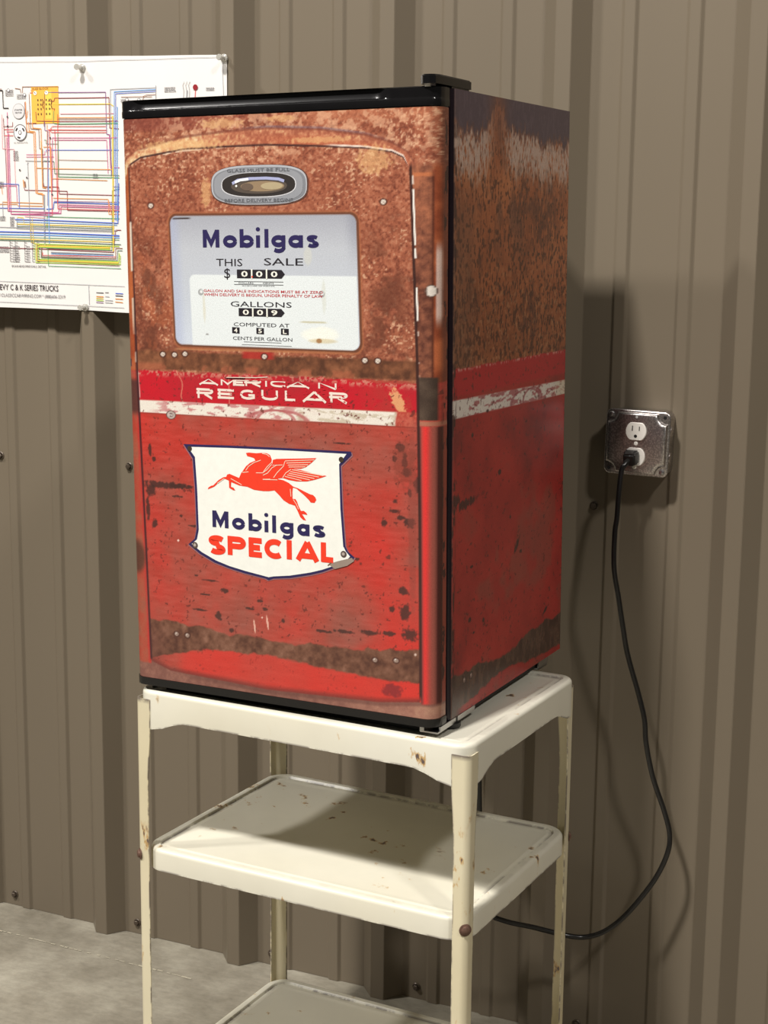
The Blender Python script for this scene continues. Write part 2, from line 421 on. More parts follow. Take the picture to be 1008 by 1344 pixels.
def shelf(name, z, ah, r, gus=0., inset=0., tray=.0035):
    rr = .006
    prof = [(.0015, z-ah), (.0, z-ah), (0, z-ah+.003), (0, z-rr)]+[(rr-rr*math.cos(a), z-rr+rr*math.sin(a)) for a in (.4, .8, 1.2, 1.5708)]
    prof += [(.013, z), (.0145, z-tray*.5), (.0158, z-tray), (.0175, z-tray), (.022, z-tray), (.0235, z-tray+.0008), (.026, z-tray+.0008), (.03, z-tray)]
    base = None; v = []; f = []
    for ins, zz in prof:
        L = rrect(CL, CD, ins+inset, r)
        for (x, y) in L:
            d = 0
            if gus and zz < z-ah+.004:
                dx = min(-x, CL+x); dy = min(y, CD-y); q = max(dx, dy)
                d = gus*(1-ss(.026, .085, np.array(q)))
            v.append((x, y, zz-float(d)))
    n = len(L)
    for k in range(len(prof)-1):
        for i in range(n): j = (i+1) % n; f.append((k*n+i, k*n+j, (k+1)*n+j, (k+1)*n+i))
    f.append(tuple(range((len(prof)-1)*n, len(prof)*n)))
    # underside sheet and inner apron wall
    b = len(v); L = rrect(CL, CD, .0015+inset, r)
    v += [(x, y, z-.0055) for x, y in L]
    for i in range(n): j = (i+1) % n; f.append((j, i, b+i, b+j))
    f.append(tuple(reversed(range(b, b+n))))
    me = mesh(name, v, f); wearv = [.75, .85, 0, 0, 0, 0, 0, .12, .05, .5, .8, .4, 0, 0, 0, 0]
    ca = me.color_attributes.new('wear', 'FLOAT_COLOR', 'POINT'); arr = np.zeros((len(me.vertices), 4)); arr[:, 3] = 1
    for k in range(len(prof)): arr[k*n:(k+1)*n, :3] = wearv[k]
    ca.data.foreach_set('color', arr.ravel())
    return obj(name, me, MT['cream'], cart, smooth=.7)
ZT, ZM, ZL = .7345, .4965, .1315
shelf('top_shelf', ZT, .041, .026, gus=.016)
shelf('shelf', ZM, .0325, .040, inset=.0025)
shelf('shelf', ZL, .0325, .040, inset=.0025)
def leg(sx, sy):
    """curved corner strip; sx,sy = 0/1 picks the corner; wide at the top, narrower below"""
    r = .010; v = []; f = []
    zs = [ZT-.013, ZT-.02, ZT-.05, ZT-.075, ZT-.10, ZT-.13, .5, .3, .15, .05, 0.0]
    ex = [.0165, .0165, .0160, .0150, .0130, .0112, .0108, .0105, .0105, .0105, .0105]
    cc = .0012                                    # centre so the curve just wraps outside the apron corner
    for z, e in zip(zs, ex):
        sec = [(0.0-r-e+r, -r)]                    # local section: corner outwards is (+x,-y); flats then arc
        sec = [(-e, -r), (-e+.002, -r)]+[(r*math.sin(a), -r*math.cos(a)) for a in [math.pi/2*i/10 for i in range(11)]]+[(r, e-.002), (r, e)]
        t = .0018
        inn = [(-e, -r+t), (-e+.002, -r+t)]+[((r-t)*math.sin(a), -(r-t)*math.cos(a)) for a in [math.pi/2*i/10 for i in range(11)]]+[(r-t, e-.002), (r-t, e)]
        cc = .0012 if sy == 0 else -.0018
        for (x, y) in sec+inn[::-1]:
            px, py = x-r+cc, y+r-cc
            if sx: px = -CL-px
            if sy: py = CD-py
            v.append((px, py, z))
    m = len(sec)*2
    for k in range(len(zs)-1):
        for i in range(m): j = (i+1) % m; f.append((k*m+i, k*m+j, (k+1)*m+j, (k+1)*m+i))
    f.append(tuple(range(m))); f.append(tuple(reversed(range((len(zs)-1)*m, len(zs)*m))))
    me = mesh('leg', v, f)
    ca = me.color_attributes.new('wear', 'FLOAT_COLOR', 'POINT'); arr = np.zeros((len(me.vertices), 4)); arr[:, 3] = 1
    for k in range(len(zs)):
        arr[k*m:(k+1)*m, :3] = .9 if k == 0 else 0
        for q in (0, m//2-1, m//2, m-1): arr[k*m+q, :3] = .8
    ca.data.foreach_set('color', arr.ravel())
    b = bmesh.new(); b.from_mesh(me); bmesh.ops.recalc_face_normals(b, faces=b.faces[:]); b.to_mesh(me); b.free()
    o = obj('leg', me, MT['creamleg'], cart, smooth=.6)
    for z in (ZM-.012, ZL-.012):
        a = math.radians(-45 if (sx == 0) == (sy == 0) else 45)
        dirx, diry = (1 if sx == 0 else -1)*.7071, (-1 if sy == 0 else 1)*.7071
        cxx = (-r+cc) if sx == 0 else (-CL+r-cc); cyy = (r-cc) if sy == 0 else (CD-r+cc)
        p = Vector((cxx+dirx*r, cyy+diry*r, z)); q = Vector((dirx, diry, 0)).to_track_quat('Z', 'Y').to_matrix().to_4x4(); q.translation = p
        b = bmesh.new(); lathe(b, [(0, -.001), (.0085, -.001), (.0085, .0004), (.006, .0012), (.0058, .003), (.004, .0042), (0, .0044)], q, 18)
        bo = obj('bolt', frombm(b, 'bolt'), MT['rust'], o, smooth=.6)
    return o
for sx in (0, 1):
    for sy in (0, 1): leg(sx, sy)

# ------------------------------------------------------------ refrigerator
FP = Vector(away(.10011, -.66303, .76487))
Rz = Matrix.Rotation(-.03166, 3, 'Z'); Rx = Matrix.Rotation(.00679, 3, 'X'); Ry = Matrix.Rotation(-.01041, 3, 'Y')
FR = Rz @ Rx @ Ry
FW, FD, FH = .46, .39758, .78542
fridge = empty('refrigerator', tuple(FP), 'compact refrigerator wrapped in a rusty red petrol pump print, on the cream cart', 'refrigerator')
fridge.rotation_euler = FR.to_euler(); fridge.scale = (KS, KS, KS)
# cabinet body
b = bmesh.new(); box(b, -FW+.001, -.0008, .0008, FD, 0, FH, .004, 3)
cab = obj('cabinet', frombm(b, 'cabinet'), MT['cabinet'], fridge, smooth=.6)

def grid_wrap(name, path, vs, colour, parent):
    """path: list of (x, y) along the wrap, vs heights; colour array (len(vs), len(path), 3) in sRGB"""
    nu, nv = len(path), len(vs); P = np.array(path)
    co = np.empty((nv, nu, 3)); co[:, :, 0] = P[None, :, 0]; co[:, :, 1] = P[None, :, 1]; co[:, :, 2] = np.array(vs)[:, None]
    me = bpy.data.meshes.new(name); me.vertices.add(nu*nv); me.vertices.foreach_set('co', co.ravel())
    i = np.arange(nu-1)[None, :]; j = np.arange(nv-1)[:, None]; a = j*nu+i
    q = np.stack([a, a+1, a+1+nu, a+nu], -1).reshape(-1, 4); nf = len(q)
    me.loops.add(nf*4); me.polygons.add(nf)
    me.loops.foreach_set('vertex_index', q.ravel().astype(np.int32)); me.polygons.foreach_set('loop_start', np.arange(0, nf*4, 4, dtype=np.int32))
    me.update(calc_edges=True)
    ca = me.color_attributes.new('print', 'FLOAT_COLOR', 'POINT'); arr = np.ones((nv, nu, 4)); arr[:, :, :3] = s2l(np.clip(colour, 0, 1))
    ca.data.foreach_set('color', arr.ravel())
    me.polygons.foreach_set('use_smooth', np.ones(nf, bool)); me.update()
    return obj(name, me, MT['wrap'], parent)

# ---- side print: U = distance back from the front edge (mm), V = height (mm)
st = 1.2
path = [(-.0125, -.0004), (-.009, -.0006), (-.006, -.0006), (-.0035, .0002), (-.0015, .0012), (-.0002, .003), (.0006, .0055)]
su = [-15, -11.5, -8.5, -6, -3.5, -1.5, .5]
y = .0075
while y < FD-.001: path.append((.0006, y)); su.append(y*1000-5); y += st/1000
path += [(.0006, FD), (-.0006, FD+.0006)]; su += [FD*1000-5, FD*1000-3]
vs = np.arange(.0006, FH+.0003, st/1000)
U, V = np.meshgrid(np.array(su), vs*1000)
p = Paint(U, V)
n1 = fbm(U, V, 60, 11, 5); n2 = fbm(U, V, 9, 21, 4, 1., 1.9); n3 = fbm(U, V, 22, 31, 4, .8, 2.2); nl = fbm(U, V, 130, 41, 3)
n4 = fbm(U, V, 4.5, 51, 3, 1., 2.4)
# rust
p.put(np.ones_like(U), pal(n1*.6+n3*.4, [(.25, (136, 74, 46)), (.45, (164, 90, 54)), (.6, (178, 102, 62)), (.8, (196, 120, 74))]))
p.put(ss(.56, .66, fbm(U, V, 90, 61, 3))*.5*ss(560, 640, V), (96, 66, 60))
p.put(ss(420, 470, V)*ss(590, 470, V)*.35, (120, 72, 48))
p.put(ss(.60, .70, fbm(U, V, 3.6, 56, 2, 1., 1.7)+.07*ss(680, 500, V)+.05*(n3-.5))*.8, (78, 40, 26))
p.put(ss(.60, .70, n2)*.35, (90, 50, 36)); p.put(ss(.62, .7, fbm(U, V, 5, 71, 3))*.35*ss(640, 500, V), (206, 160, 116))
p.put(ss(95, 30, U)*ss(700, 620, V)*.35, (96, 70, 62))
for cx, cy, rx, ry in ((250, 500, 34, 48), (78, 585, 8, 16), (300, 640, 60, 50), (210, 655, 36, 40)):
    d = ((U-cx)/rx)**2+((V-cy)/ry)**2; p.put(ss(1.3, .2, d+(n2-.5)*2.)*ss(.38, .56, n4)*.6, (84, 48, 40))
# frosted edge of the old paint, then the purple top
notch = np.exp(-((U-134)/26)**2)
edge = 738+34*notch+(fbm(U, V*0, 60, 81, 3)-.5)*26-.03*U*0+(fbm(U, V, 4, 86, 3, 1., 2.6)-.5)*34
fz = fbm(U, V, 3.2, 91, 3, .8, 2.6)
fr = ss(edge-70, edge-30, V)*ss(edge+10, edge-4, V)*(1-.85*notch)
p.put(np.clip(fr*ss(.36, .62, fz+.12*fr)*ss(edge-75, edge-14, V+20), 0, 1)*.85, (206, 184, 174))
p.put(ss(edge-6, edge+16, V)*(1-.3*notch), (84, 68, 82))
p.put(ss(.5, .66, n4)*ss(edge, edge+20, V)*.3, (110, 92, 104))
p.put(notch*ss(700, 760, V)*.6, (128, 78, 66))
p.put(ss(.56, .66, fz)*ss(edge-110, edge-60, V)*ss(edge-40, edge-80, V)*.35, (206, 150, 120))
# red paint
red = pal(n1*.7+nl*.5-.1, [(.2, (130, 40, 40)), (.4, (160, 44, 42)), (.6, (176, 50, 46)), (.85, (150, 66, 56))])
e1 = 449+(fbm(U, V, 12, 101, 3)-.5)*5
m = ss(e1+1, e1-1, V); p.put(m, red)
p.put(ss(.58, .72, fbm(U, V, 80, 111, 4))*m*.55*ss(380, 330, V), (140, 74, 62))
p.put(m*ss(412, 418, V)*.75, (186, 34, 44))
p.put(m*np.exp(-((V-448)/2.2)**2)*ss(.5, .62, n4)*.8, (226, 176, 160))
wt, wb = 411-6*U/400, 388-3*U/400
mw = ss(wt+.8, wt-.8, V)*ss(wb-.8, wb+.8, V); p.put(mw, (226, 216, 208))
p.put(mw*ss(.50, .60, fbm(U, V, 7, 121, 4, 2.6, .7))*ss(20, 60, U)*.8, (166, 84, 88))
p.put(mw*ss(330, 380, U)*.4, (206, 186, 150))
for cx, rx in ((265, 34), (240, 52)): d = np.abs(np.sqrt(((U-cx)/rx)**2+((V-389)/16)**2)-1); p.put(mw*ss(.12, .04, d)*.7, (150, 70, 78))
# lower brown band, scratches and spots
bt = 57+(fbm(U, V, 30, 131, 4)-.5)*16-14*np.exp(-((U-175)/70)**2); bb = 9+14*np.exp(-((U-170)/90)**2)+(fbm(U, V, 16, 141, 4)-.5)*8
p.put(ss(bt+2, bt-2, V)*ss(bb-2, bb+2, V), pal(n2, [(.3, (66, 44, 38)), (.7, (96, 70, 58))]))
p.put(ss(42, 8, U)*ss(66, 20, V), (74, 52, 46))
for cx, cy, rx, ry, a in ((45, 276, 40, 6, .12), (216, 192, 16, 4, .8), (10, 285, 12, 8, .1), (60, 362, 4, 3, 0), (108, 388, 5, 2, 0), (150, 302, 5, 3, 0), (60, 190, 5, 2, 0), (55, 120, 4, 3, 0), (70, 100, 4, 2, 0), (100, 110, 3, 3, 0), (230, 180, 4, 3, 0), (190, 235, 3, 3, 0), (330, 75, 12, 3, .4)):
    a_ = a; X_ = (U-cx)*math.cos(a_)+(V-cy)*math.sin(a_); Y_ = -(U-cx)*math.sin(a_)+(V-cy)*math.cos(a_)
    p.put(ss(1.5, .5, (X_/rx)**2+(Y_/ry)**2+(n4-.5)*3)*.85, (64, 36, 36))
p.put(ss(.72, .76, fbm(U, V, 5, 151, 3))*m*.7, (84, 40, 38))
for cx, cy in ((40, 43), (62, 44)):
    d = np.hypot(U-cx, V-cy); p.put(ss(5.6, 4.2, d), (44, 30, 30)); p.put(ss(4.2, 3.0, d), (128, 102, 94)); p.put(ss(1.8, .8, np.hypot(U-cx+1, V-cy-1)), (196, 180, 172))
p.put(ss(12, 2, U)*ss(.5, .62, fbm(U, V, 8, 161, 3, .6, 2))*.8*ss(790, 700, V)*ss(0, 20, V), (48, 26, 26))
p.put(np.exp(-((U+.5)/1.3)**2)*.45, (214, 180, 160))  # bright edge line of the bevelled front corner, a highlight painted into the colour
p.put(ss(.8, -1.5, U), (34, 22, 30))
side = grid_wrap('side_wrap', path, vs, p.c, cab)

# ---- door: body, print, black top and bottom trims
DT, DR = .042, .0175
def door_path(off, step=None, y_end=-.0125, flat_step=None):
    out = []; r = DR+off
    xl, xr = -FW+DR, -DR; yc = -DT+DR
    y = y_end; n = 10
    ys = np.linspace(y_end, yc, 8)[:-1]
    for y in ys: out.append((-FW-off, float(y)))
    for i in range(n): a = math.pi+math.pi/2*i/n; out.append((xl+r*math.cos(a), yc+r*math.sin(a)))
    k = max(1, int((xr-xl)/flat_step)) if flat_step else 1
    for i in range(k+1): out.append((xl+(xr-xl)*i/k, -DT-off))
    for i in range(1, n+1): a = -math.pi/2+math.pi/2*i/n; out.append((xr+r*math.cos(a), yc+r*math.sin(a)))
    for y in ys[::-1]: out.append((-off*-1, float(y)))
    return out
def door_solid(name, off, z0, z1, mat, bev=0., parent=None):
    P = door_path(off); b = bmesh.new(); lo = [b.verts.new((x, y, z0)) for x, y in P]; hi = [b.verts.new((x, y, z1)) for x, y in P]; n = len(P)
    for i in range(n): j = (i+1) % n; b.faces.new((lo[i], lo[j], hi[j], hi[i]))
    b.faces.new(lo[::-1]); b.faces.new(hi)
    if bev:
        es = [e for e in b.edges if abs(e.verts[0].co.z-e.verts[1].co.z) < 1e-6]
        bmesh.ops.bevel(b, geom=es, offset=bev, segments=3, affect='EDGES')
    return obj(name, frombm(b, name), mat, parent or fridge, smooth=.6)
door = door_solid('door', -.0006, .012, .7632, MT['black'])
PX = door_path(.0003, flat_step=.00112)
PU = [1000*(x+FW) for x, y in PX]
for i, (x, y) in enumerate(PX):      # unroll the rounded ends a little so the print runs on round the corner
    if y > -DT+DR+1e-6: PU[i] += (-1 if x < -.2 else 1)*(y-(-DT+DR))*1000
vs = np.arange(.0128, .7630, .00112)
U, V = np.meshgrid(np.array(PU), vs*1000)
p = Paint(U, V)
n1 = fbm(U, V, 55, 201, 5); n2 = fbm(U, V, 7, 211, 4); n3 = fbm(U, V, 20, 221, 4); n4 = fbm(U, V, 3.6, 231, 3); nl = fbm(U, V, 120, 241, 3)
n5 = fbm(U, V, 3.2, 251, 2)
# upper half: rust with pale flecks
n6 = fbm(U, V, 2.6, 255, 2, 1.3, 1.)
p.put(np.ones_like(U), pal(n1*.40+n2*.22+n5*.38, [(.28, (116, 64, 50)), (.42, (144, 82, 62)), (.52, (160, 94, 70)), (.64, (176, 110, 84)), (.78, (196, 136, 106))]))
den = .25+.75*ss(.40, .60, fbm(U, V, 38, 257, 3))
p.put(ss(.60, .78, n6)*.75*den, (224, 182, 148)); p.put(ss(.36, .24, n6)*.5, (96, 48, 38))
dk = np.exp(-((U-42)/22)**2)*ss(640, 560, V)+np.exp(-((U-392)/30)**2)*ss(660, 560, V)+ss(480, 466, V)*.5
p.put(dk*ss(.38, .6, n3)*ss(430, 470, V)*.75, (104, 60, 46))
p.put(ss(.52, .64, fbm(U, V, 12, 265, 4, 1, 1.4))*ss(250, 150, U)*ss(640, 560, V)*ss(430, 470, V)*.3, (196, 108, 70))
p.put(ss(250, 100, U)*ss(742, 750, V)*.5, (130, 66, 58))
p.put(ss(230, 330, U)*ss(742, 755, V)*.3, (206, 132, 96))
p.put(ss(.47, .62, n2)*ss(690, 722, V)*ss(40, 100, U)*.5, (224, 180, 146))
# arched lip over the inner door
xa = [0, 7.7, 28.8, 100, 170, 226, 301, 364, 400, 420, 430, 436]; ya = [690, 708.6, 722, 737, 742.3, 744.2, 740.5, 732, 722, 711, 697, 660]
xi = [0, 12.4, 34, 100, 169, 225, 301, 364, 400, 415, 423, 430]; yi = [660, 702, 713, 721.7, 723.6, 724, 720.5, 716.6, 711.2, 704.6, 690.3, 600]
OA = np.interp(U, xa, ya); IA = np.interp(U, xi, yi)
lip = ss(OA+1.5, OA-1.5, V)*ss(IA-1, IA+1, V)*ss(436, 428, U)
p.put(lip, pal(n2*.35+n5*.4+.25*ss(240, 70, U), [(.3, (160, 92, 70)), (.46, (190, 122, 92)), (.6, (212, 164, 122)), (.78, (232, 206, 164))]))
p.put(lip*ss(OA-5, OA-12, V)*ss(160, 300, U)*.45, (186, 96, 66))
p.put(ss(2.5, .6, np.abs(V-OA))*ss(436, 428, U)*ss(10, 60, U)*.55, (112, 60, 50))
p.put(ss(2.0, .5, np.abs(V-OA-2))*ss(170, 230, U)*ss(420, 330, U)*.4, (110, 104, 130))
# left and right borders of the inner door
LI = np.interp(V, [34, 200, 430, 700], [28.5, 25.0, 19.0, 14.5]); RI = np.interp(V, [34, 270, 455, 690], [439.5, 437.5, 434.0, 424.5])
upm = ss(440, 470, V)
lft = ss(LI+.5, LI-.5, U)*ss(IA+2, IA-4, V)
p.put(lft, pal(n1*.5+n3*.5, [(.3, (150, 70, 44)), (.6, (184, 102, 60)), (.8, (150, 84, 62))]))
rgt = ss(RI-.5, RI+.5, U)*ss(700, 690, V)
p.put(rgt*ss(453, 451, U), pal(n2*.5+n1*.5, [(.35, (92, 54, 44)), (.5, (128, 78, 60)), (.7, (168, 104, 76))]))
p.put(rgt*ss(451, 454, U), pal(n3, [(.3, (140, 70, 46)), (.7, (188, 104, 66))]))
p.put(ss(2.2, .8, np.abs(U-453))*ss(690, 680, V)*.7, (70, 38, 32))
p.put(ss(3.5, 1, np.abs(V-684))*ss(424, 432, U)*ss(456, 448, U)*.8, (196, 116, 76))
p.put(ss(455, 457, U)*ss(461, 459.5, U)*ss(610, 590, V)*ss(498, 520, V)*.8, (232, 214, 206)); p.put(ss(459.5, 461, U)*.6, (110, 52, 40))  # white glare down the right edge, painted into the colour
d = np.hypot(U-451, (V-547)*.85); p.put(ss(7, 6, d), (92, 70, 60)); p.put(ss(6, 5, d), (224, 214, 204))
# ------ lower half
e0 = 437+(fbm(U, V, 14, 301, 4)-.5)*7
low = ss(e0+1.2, e0-1.2, V)
red = pal(n1*.5+nl*.55-.02, [(.25, (196, 58, 50)), (.42, (184, 66, 56)), (.55, (172, 76, 64)), (.7, (156, 84, 72)), (.85, (144, 88, 76))])
red = red+(fbm(U, V, 5, 311, 4, 4., .7)-.5)[..., None]*.09
p.put(low, red)
p.put(low*ss(.50, .70, fbm(U, V, 60, 321, 3))*ss(350, 200, V)*.30, (206, 54, 46))
p.put(low*ss(340, 400, U)*ss(240, 60, V)*.6, (208, 50, 44))
# brown band above the stripe
p.put(ss(437, 441, V)*ss(466+6*(n3-.5), 461+6*(n3-.5), V)*ss(LI, LI+2, U)*ss(RI, RI-2, U), pal(n3*.6+n2*.4, [(.3, (88, 56, 42)), (.5, (120, 76, 54)), (.75, (160, 104, 74))]))
p.put(ss(.52, .60, n3)*ss(437, 440, V)*ss(450, 444, V)*.5, (176, 96, 70))
p.put(ss(180, 188, U+8*(n3-.5))*ss(236, 226, U)*ss(456, 459, V)*ss(469, 465, V)*.8, (176, 48, 44))
p.put(ss(2, .6, np.abs(V-468-.01*(U-200)))*ss(75, 90, U)*ss(360, 340, U)*.5, (222, 176, 120))
# red stripe
top = 436.5+(fbm(U, V, 10, 331, 4)-.5)*7-2.2*ss(330, 400, U)
ms = ss(top+.6, top-.6, V)*ss(396.5, 397.5, V-.008*(U-20))*ss(LI, LI+1.5, U)*ss(RI, RI-2, U)
p.put(ms, pal(n1, [(.3, (198, 34, 46)), (.6, (186, 38, 48)), (.8, (172, 46, 52))]))
p.put(ms*ss(top-9, top-2, V)*ss(.46, .56, n4)*.75, (206, 150, 126))
p.put(ms*ss(330, 400, U)*ss(.48, .62, n3)*.45, (168, 70, 56))
d = ((U-408-.5*(412-V))/9)**2+((V-411)/17)**2; p.put(ms*ss(1.3, .6, d+(n4-.5)*2.2)*.85, (226, 176, 122))
p.put(ms*ss(1.1, .3, np.abs(U-88+.22*(V-420)+3*np.sin(V*.16)))*.75, (222, 150, 120))
p.put(ms*ss(1.1, .3, np.abs(U-163+.02*(V-420)))*.75, (220, 150, 126))
# white stripe
wt = 396.8+.006*(U-20); wb = 380.5+.004*(U-20)
mw = ss(wt+.7, wt-.7, V)*ss(wb-.7, wb+.7, V)*ss(LI, LI+1.5, U)*ss(406+14*(n3-.5), 402+14*(n3-.5), U)
p.put(mw, (232, 224, 212))
p.put(mw*ss(.50, .60, fbm(U, V, 5, 341, 4, 3.0, .8))*ss(30, 70, U)*ss(300, 240, U)*.8, (190, 118, 118))
p.put(mw*ss(.55, .63, fbm(U, V, 6, 351, 4, 2.5, .8))*ss(220, 260, U)*.45, (168, 150, 120))
for cx, rx in ((233, 28), (236, 44)): d = np.abs(np.sqrt(((U-cx)/rx)**2+((V-379)/14)**2)-1); p.put(mw*ss(.14, .05, d)*.7, (176, 92, 92))
p.put(ss(wt+.7, wt-.7, V)*ss(wb-.7, wb+.7, V)*ss(402, 408, U)*ss(RI, RI-2, U)*ss(.44, .56, n4)*.6, (196, 104, 84))
p.put(ss(1.0, .3, np.abs(V-wb+1))*ss(LI, LI+4, U)*ss(RI, RI-4, U)*.5, (120, 52, 44))
p.put(ss(1.0, .3, np.abs(U-(LI+2)))*ss(437, 432, V)*ss(397, 402, V)*.8, (236, 212, 200))
d = np.hypot((U-71.5), (V-379)*1.35); p.put(ss(8.5, 7.2, d), (84, 66, 60)); p.put(ss(7.2, 6.0, d), (188, 172, 164)); p.put(ss(4.0, 3.2, d), (120, 104, 100)); p.put(ss(1.3, .8, np.abs(V-379))*ss(4, 3, np.abs(U-71)), (210, 200, 194))
# stains on the lower door
def blob(cx, cy, rx, ry, a=0, col=(70, 46, 42), k=.85, rag=2.2):
    X_ = (U-cx)*math.cos(a)+(V-cy)*math.sin(a); Y_ = -(U-cx)*math.sin(a)+(V-cy)*math.cos(a)
    p.put(ss(1.5, .5, (X_/rx)**2+(Y_/ry)**2+(n4-.5)*rag)*k, col)
for q in ((424, 262, 7, 6), (434, 311, 5, 10), (417, 341, 4, 9), (411, 356, 6, 6), (424, 300, 3, 5), (402, 341, 4, 4), (404, 288, 4, 3), (402, 275, 7, 2.4), (412, 268, 5, 3), (415, 175, 6, 5), (418, 148, 7, 11), (399, 150, 4, 4), (389, 259, 4, 4.5), (421, 325, 7, 5), (424, 120, 10, 9), (60, 284, 36, 4.5), (36, 276, 8, 8), (85, 284, 20, 3), (78, 270, 8, 2), (104, 232, 9, 1.6), (40, 230, 5, 6), (36, 330, 3, 8), (42, 318, 3, 3), (30, 250, 3, 14), (84, 244, 3, 2), (105, 165, 3, 1.5), (128, 160, 12, 1.6), (120, 140, 7, 1.4), (150, 148, 6, 3), (110, 118, 12, 1.3), (140, 112, 5, 6), (190, 128, 8, 1.5), (205, 140, 4, 2), (212, 130, 4, 2), (330, 356, 12, 1.), (300, 110, 12, 2), (330, 113, 14, 2.4), (365, 116, 12, 3), (395, 118, 9, 3), (350, 210, 4, 2), (240, 118, 3, 3), (160, 95, 4, 3)): blob(*q)
blob(428, 270, 6, 120, 0, (140, 70, 60), .5, 1.)
blob(416, 335, 16, 26, 0, (130, 64, 52), .5, 2.5)
blob(196, 105, 1.2, 9, .1, (236, 190, 170), .9, .5)
blob(216, 112, 1.3, 10, .15, (236, 190, 170), .9, .5)
p.put(low*ss(.73, .76, fbm(U, V, 4.5, 371, 3))*.7, (100, 48, 42))
# rusty band near the bottom
bt = np.interp(U, [25, 90, 214, 300, 400, 440], [98, 94, 88, 90, 96, 106])+(fbm(U, V, 22, 381, 4)-.5)*12
bb = np.interp(U, [25, 90, 150, 214, 300, 400, 440], [40, 60, 66, 68, 60, 58, 60])+(fbm(U, V, 18, 391, 4)-.5)*10
mb = ss(bt+1.5, bt-1.5, V)*ss(bb-1.5, bb+1.5, V)*ss(LI, LI+2, U)*ss(RI, RI-2, U)
p.put(mb, pal(n3*.5+n2*.5, [(.3, (84, 52, 42)), (.5, (112, 74, 58)), (.75, (142, 100, 82))]))
p.put(ss(70, 20, U)*ss(112, 60, V)*ss(30, 45, V)*ss(LI, LI+2, U)*.55, (110, 66, 58))
p.put(low*ss(bb+1, bb-3, V)*ss(60, 90, U)*.55, (216, 56, 48))
blob(400, 44, 14, 8, 0, (128, 44, 48), .8, 1.5)
# bottom edge of the inner door and the copper strip beneath it
BI = np.interp(U, [26, 60, 213, 380, 440], [38, 27, 20.5, 26, 34])
p.put(ss(BI+9, BI, V)*ss(LI, LI+2, U)*ss(RI, RI-2, U)*.65, (92, 50, 46))
p.put(ss(BI+.8, BI-.8, V), pal(n2*.5+.3*ss(250, 460, U)+.12, [(.3, (128, 84, 74)), (.6, (160, 112, 96)), (.8, (176, 132, 110))]))
p.put(ss(BI+.5, BI-.5, V)*ss(BI-7, BI-3, V)*ss(60, 140, U)*.6, (104, 66, 60))
# side posts of the lower door
pl = ss(LI+.5, LI-.5, U)*ss(436, 425, V)*ss(32, 36, V)
p.put(pl, pal(n3, [(.3, (176, 66, 52)), (.6, (166, 86, 66)), (.8, (150, 88, 70))])); p.put(pl*ss(LI-7, LI-2, U)*.6, (196, 48, 48))
p.put(pl*ss(18, 10, np.hypot(U-9, (V-182)*.62)), (96, 60, 48)); p.put(pl*ss(428, 420, V)*ss(372, 384, V)*.9, (84, 52, 48))
pr = ss(RI, RI+1, U)*ss(384, 382, V)*ss(30, 34, V)
p.put(pr, (150, 84, 72)); p.put(pr*np.exp(-((U-445)/5.5)**2), (222, 56, 54)); p.put(pr*ss(458, 462, U), (150, 66, 52))
p.put(pr*ss(3.4, 1, np.abs(U-459.5))*.85, (66, 32, 30)); p.put(pr*ss(RI+5, RI+2, U)*.75, (104, 54, 54))
p.put(pr*ss(1.2, .4, np.abs(V-26)), (60, 30, 30))
p.put(ss(383, 385, V)*ss(391, 388, V)*ss(RI, RI+1, U)*.8, (170, 120, 96))
p.put(ss(RI, RI+.8, U)*ss(459, 457.5, U)*ss(390, 391.5, V)*ss(444, 442, V), pal(n3, [(.3, (70, 56, 48)), (.7, (92, 76, 64))]))
p.put(ss(.58, .64, fbm(U, V, 9, 401, 3, .7, 2.))*ss(459, 463, U)*.85, (58, 28, 28))
# dark seam round the inner door with a highlight painted along its edge
p.put(ss(2.4, .8, np.abs(U-LI))*ss(IA, IA-4, V)*ss(36, 42, V)*.85, (56, 34, 38))
p.put(ss(2.8, .9, np.abs(U-RI))*ss(700, 690, V)*ss(34, 44, V)*.9, (56, 36, 34))
seam = ss(1.9, .5, np.abs(V-IA))*ss(12, 20, U)*ss(424, 416, U)
p.put(seam*.9, (62, 40, 40))
p.put(ss(1.5, .5, np.abs(V-IA-1.6))*ss(300, 330, U)*ss(424, 416, U)*.9, (240, 226, 214)); p.put(ss(1.2, .4, np.abs(V-IA+1.8))*ss(20, 40, U)*ss(200, 120, U)*ss(.45, .55, n3)*.8, (236, 214, 190))
hin = ss(1.7, .9, np.abs(U-RI-2.6)); seg = np.clip(ss(600, 602, V)*ss(668, 666, V)+ss(585, 586, V)*ss(598, 597, V)+ss(510, 512, V)*ss(552, 550, V)+ss(672, 673, V)*ss(684, 682, V)*.7+.5*ss(.56, .6, fbm(U*0, V, 9, 411, 2))*ss(440, 450, V)*ss(512, 500, V), 0, 1)
p.put(hin*seg, (230, 224, 216))
hl = ss(1.7, .9, np.abs(U-LI+2.)); seg = np.clip(ss(566, 568, V)*ss(632, 630, V)+ss(483, 485, V)*ss(533, 531, V)*.8+.6*ss(446, 448, V)*ss(462, 460, V), 0, 1)
p.put(hl*seg, (226, 214, 196))
p.put(ss(3.2, 2.4, np.abs(U-6))*ss(440, 442, V)*ss(452, 450, V), (54, 48, 64))
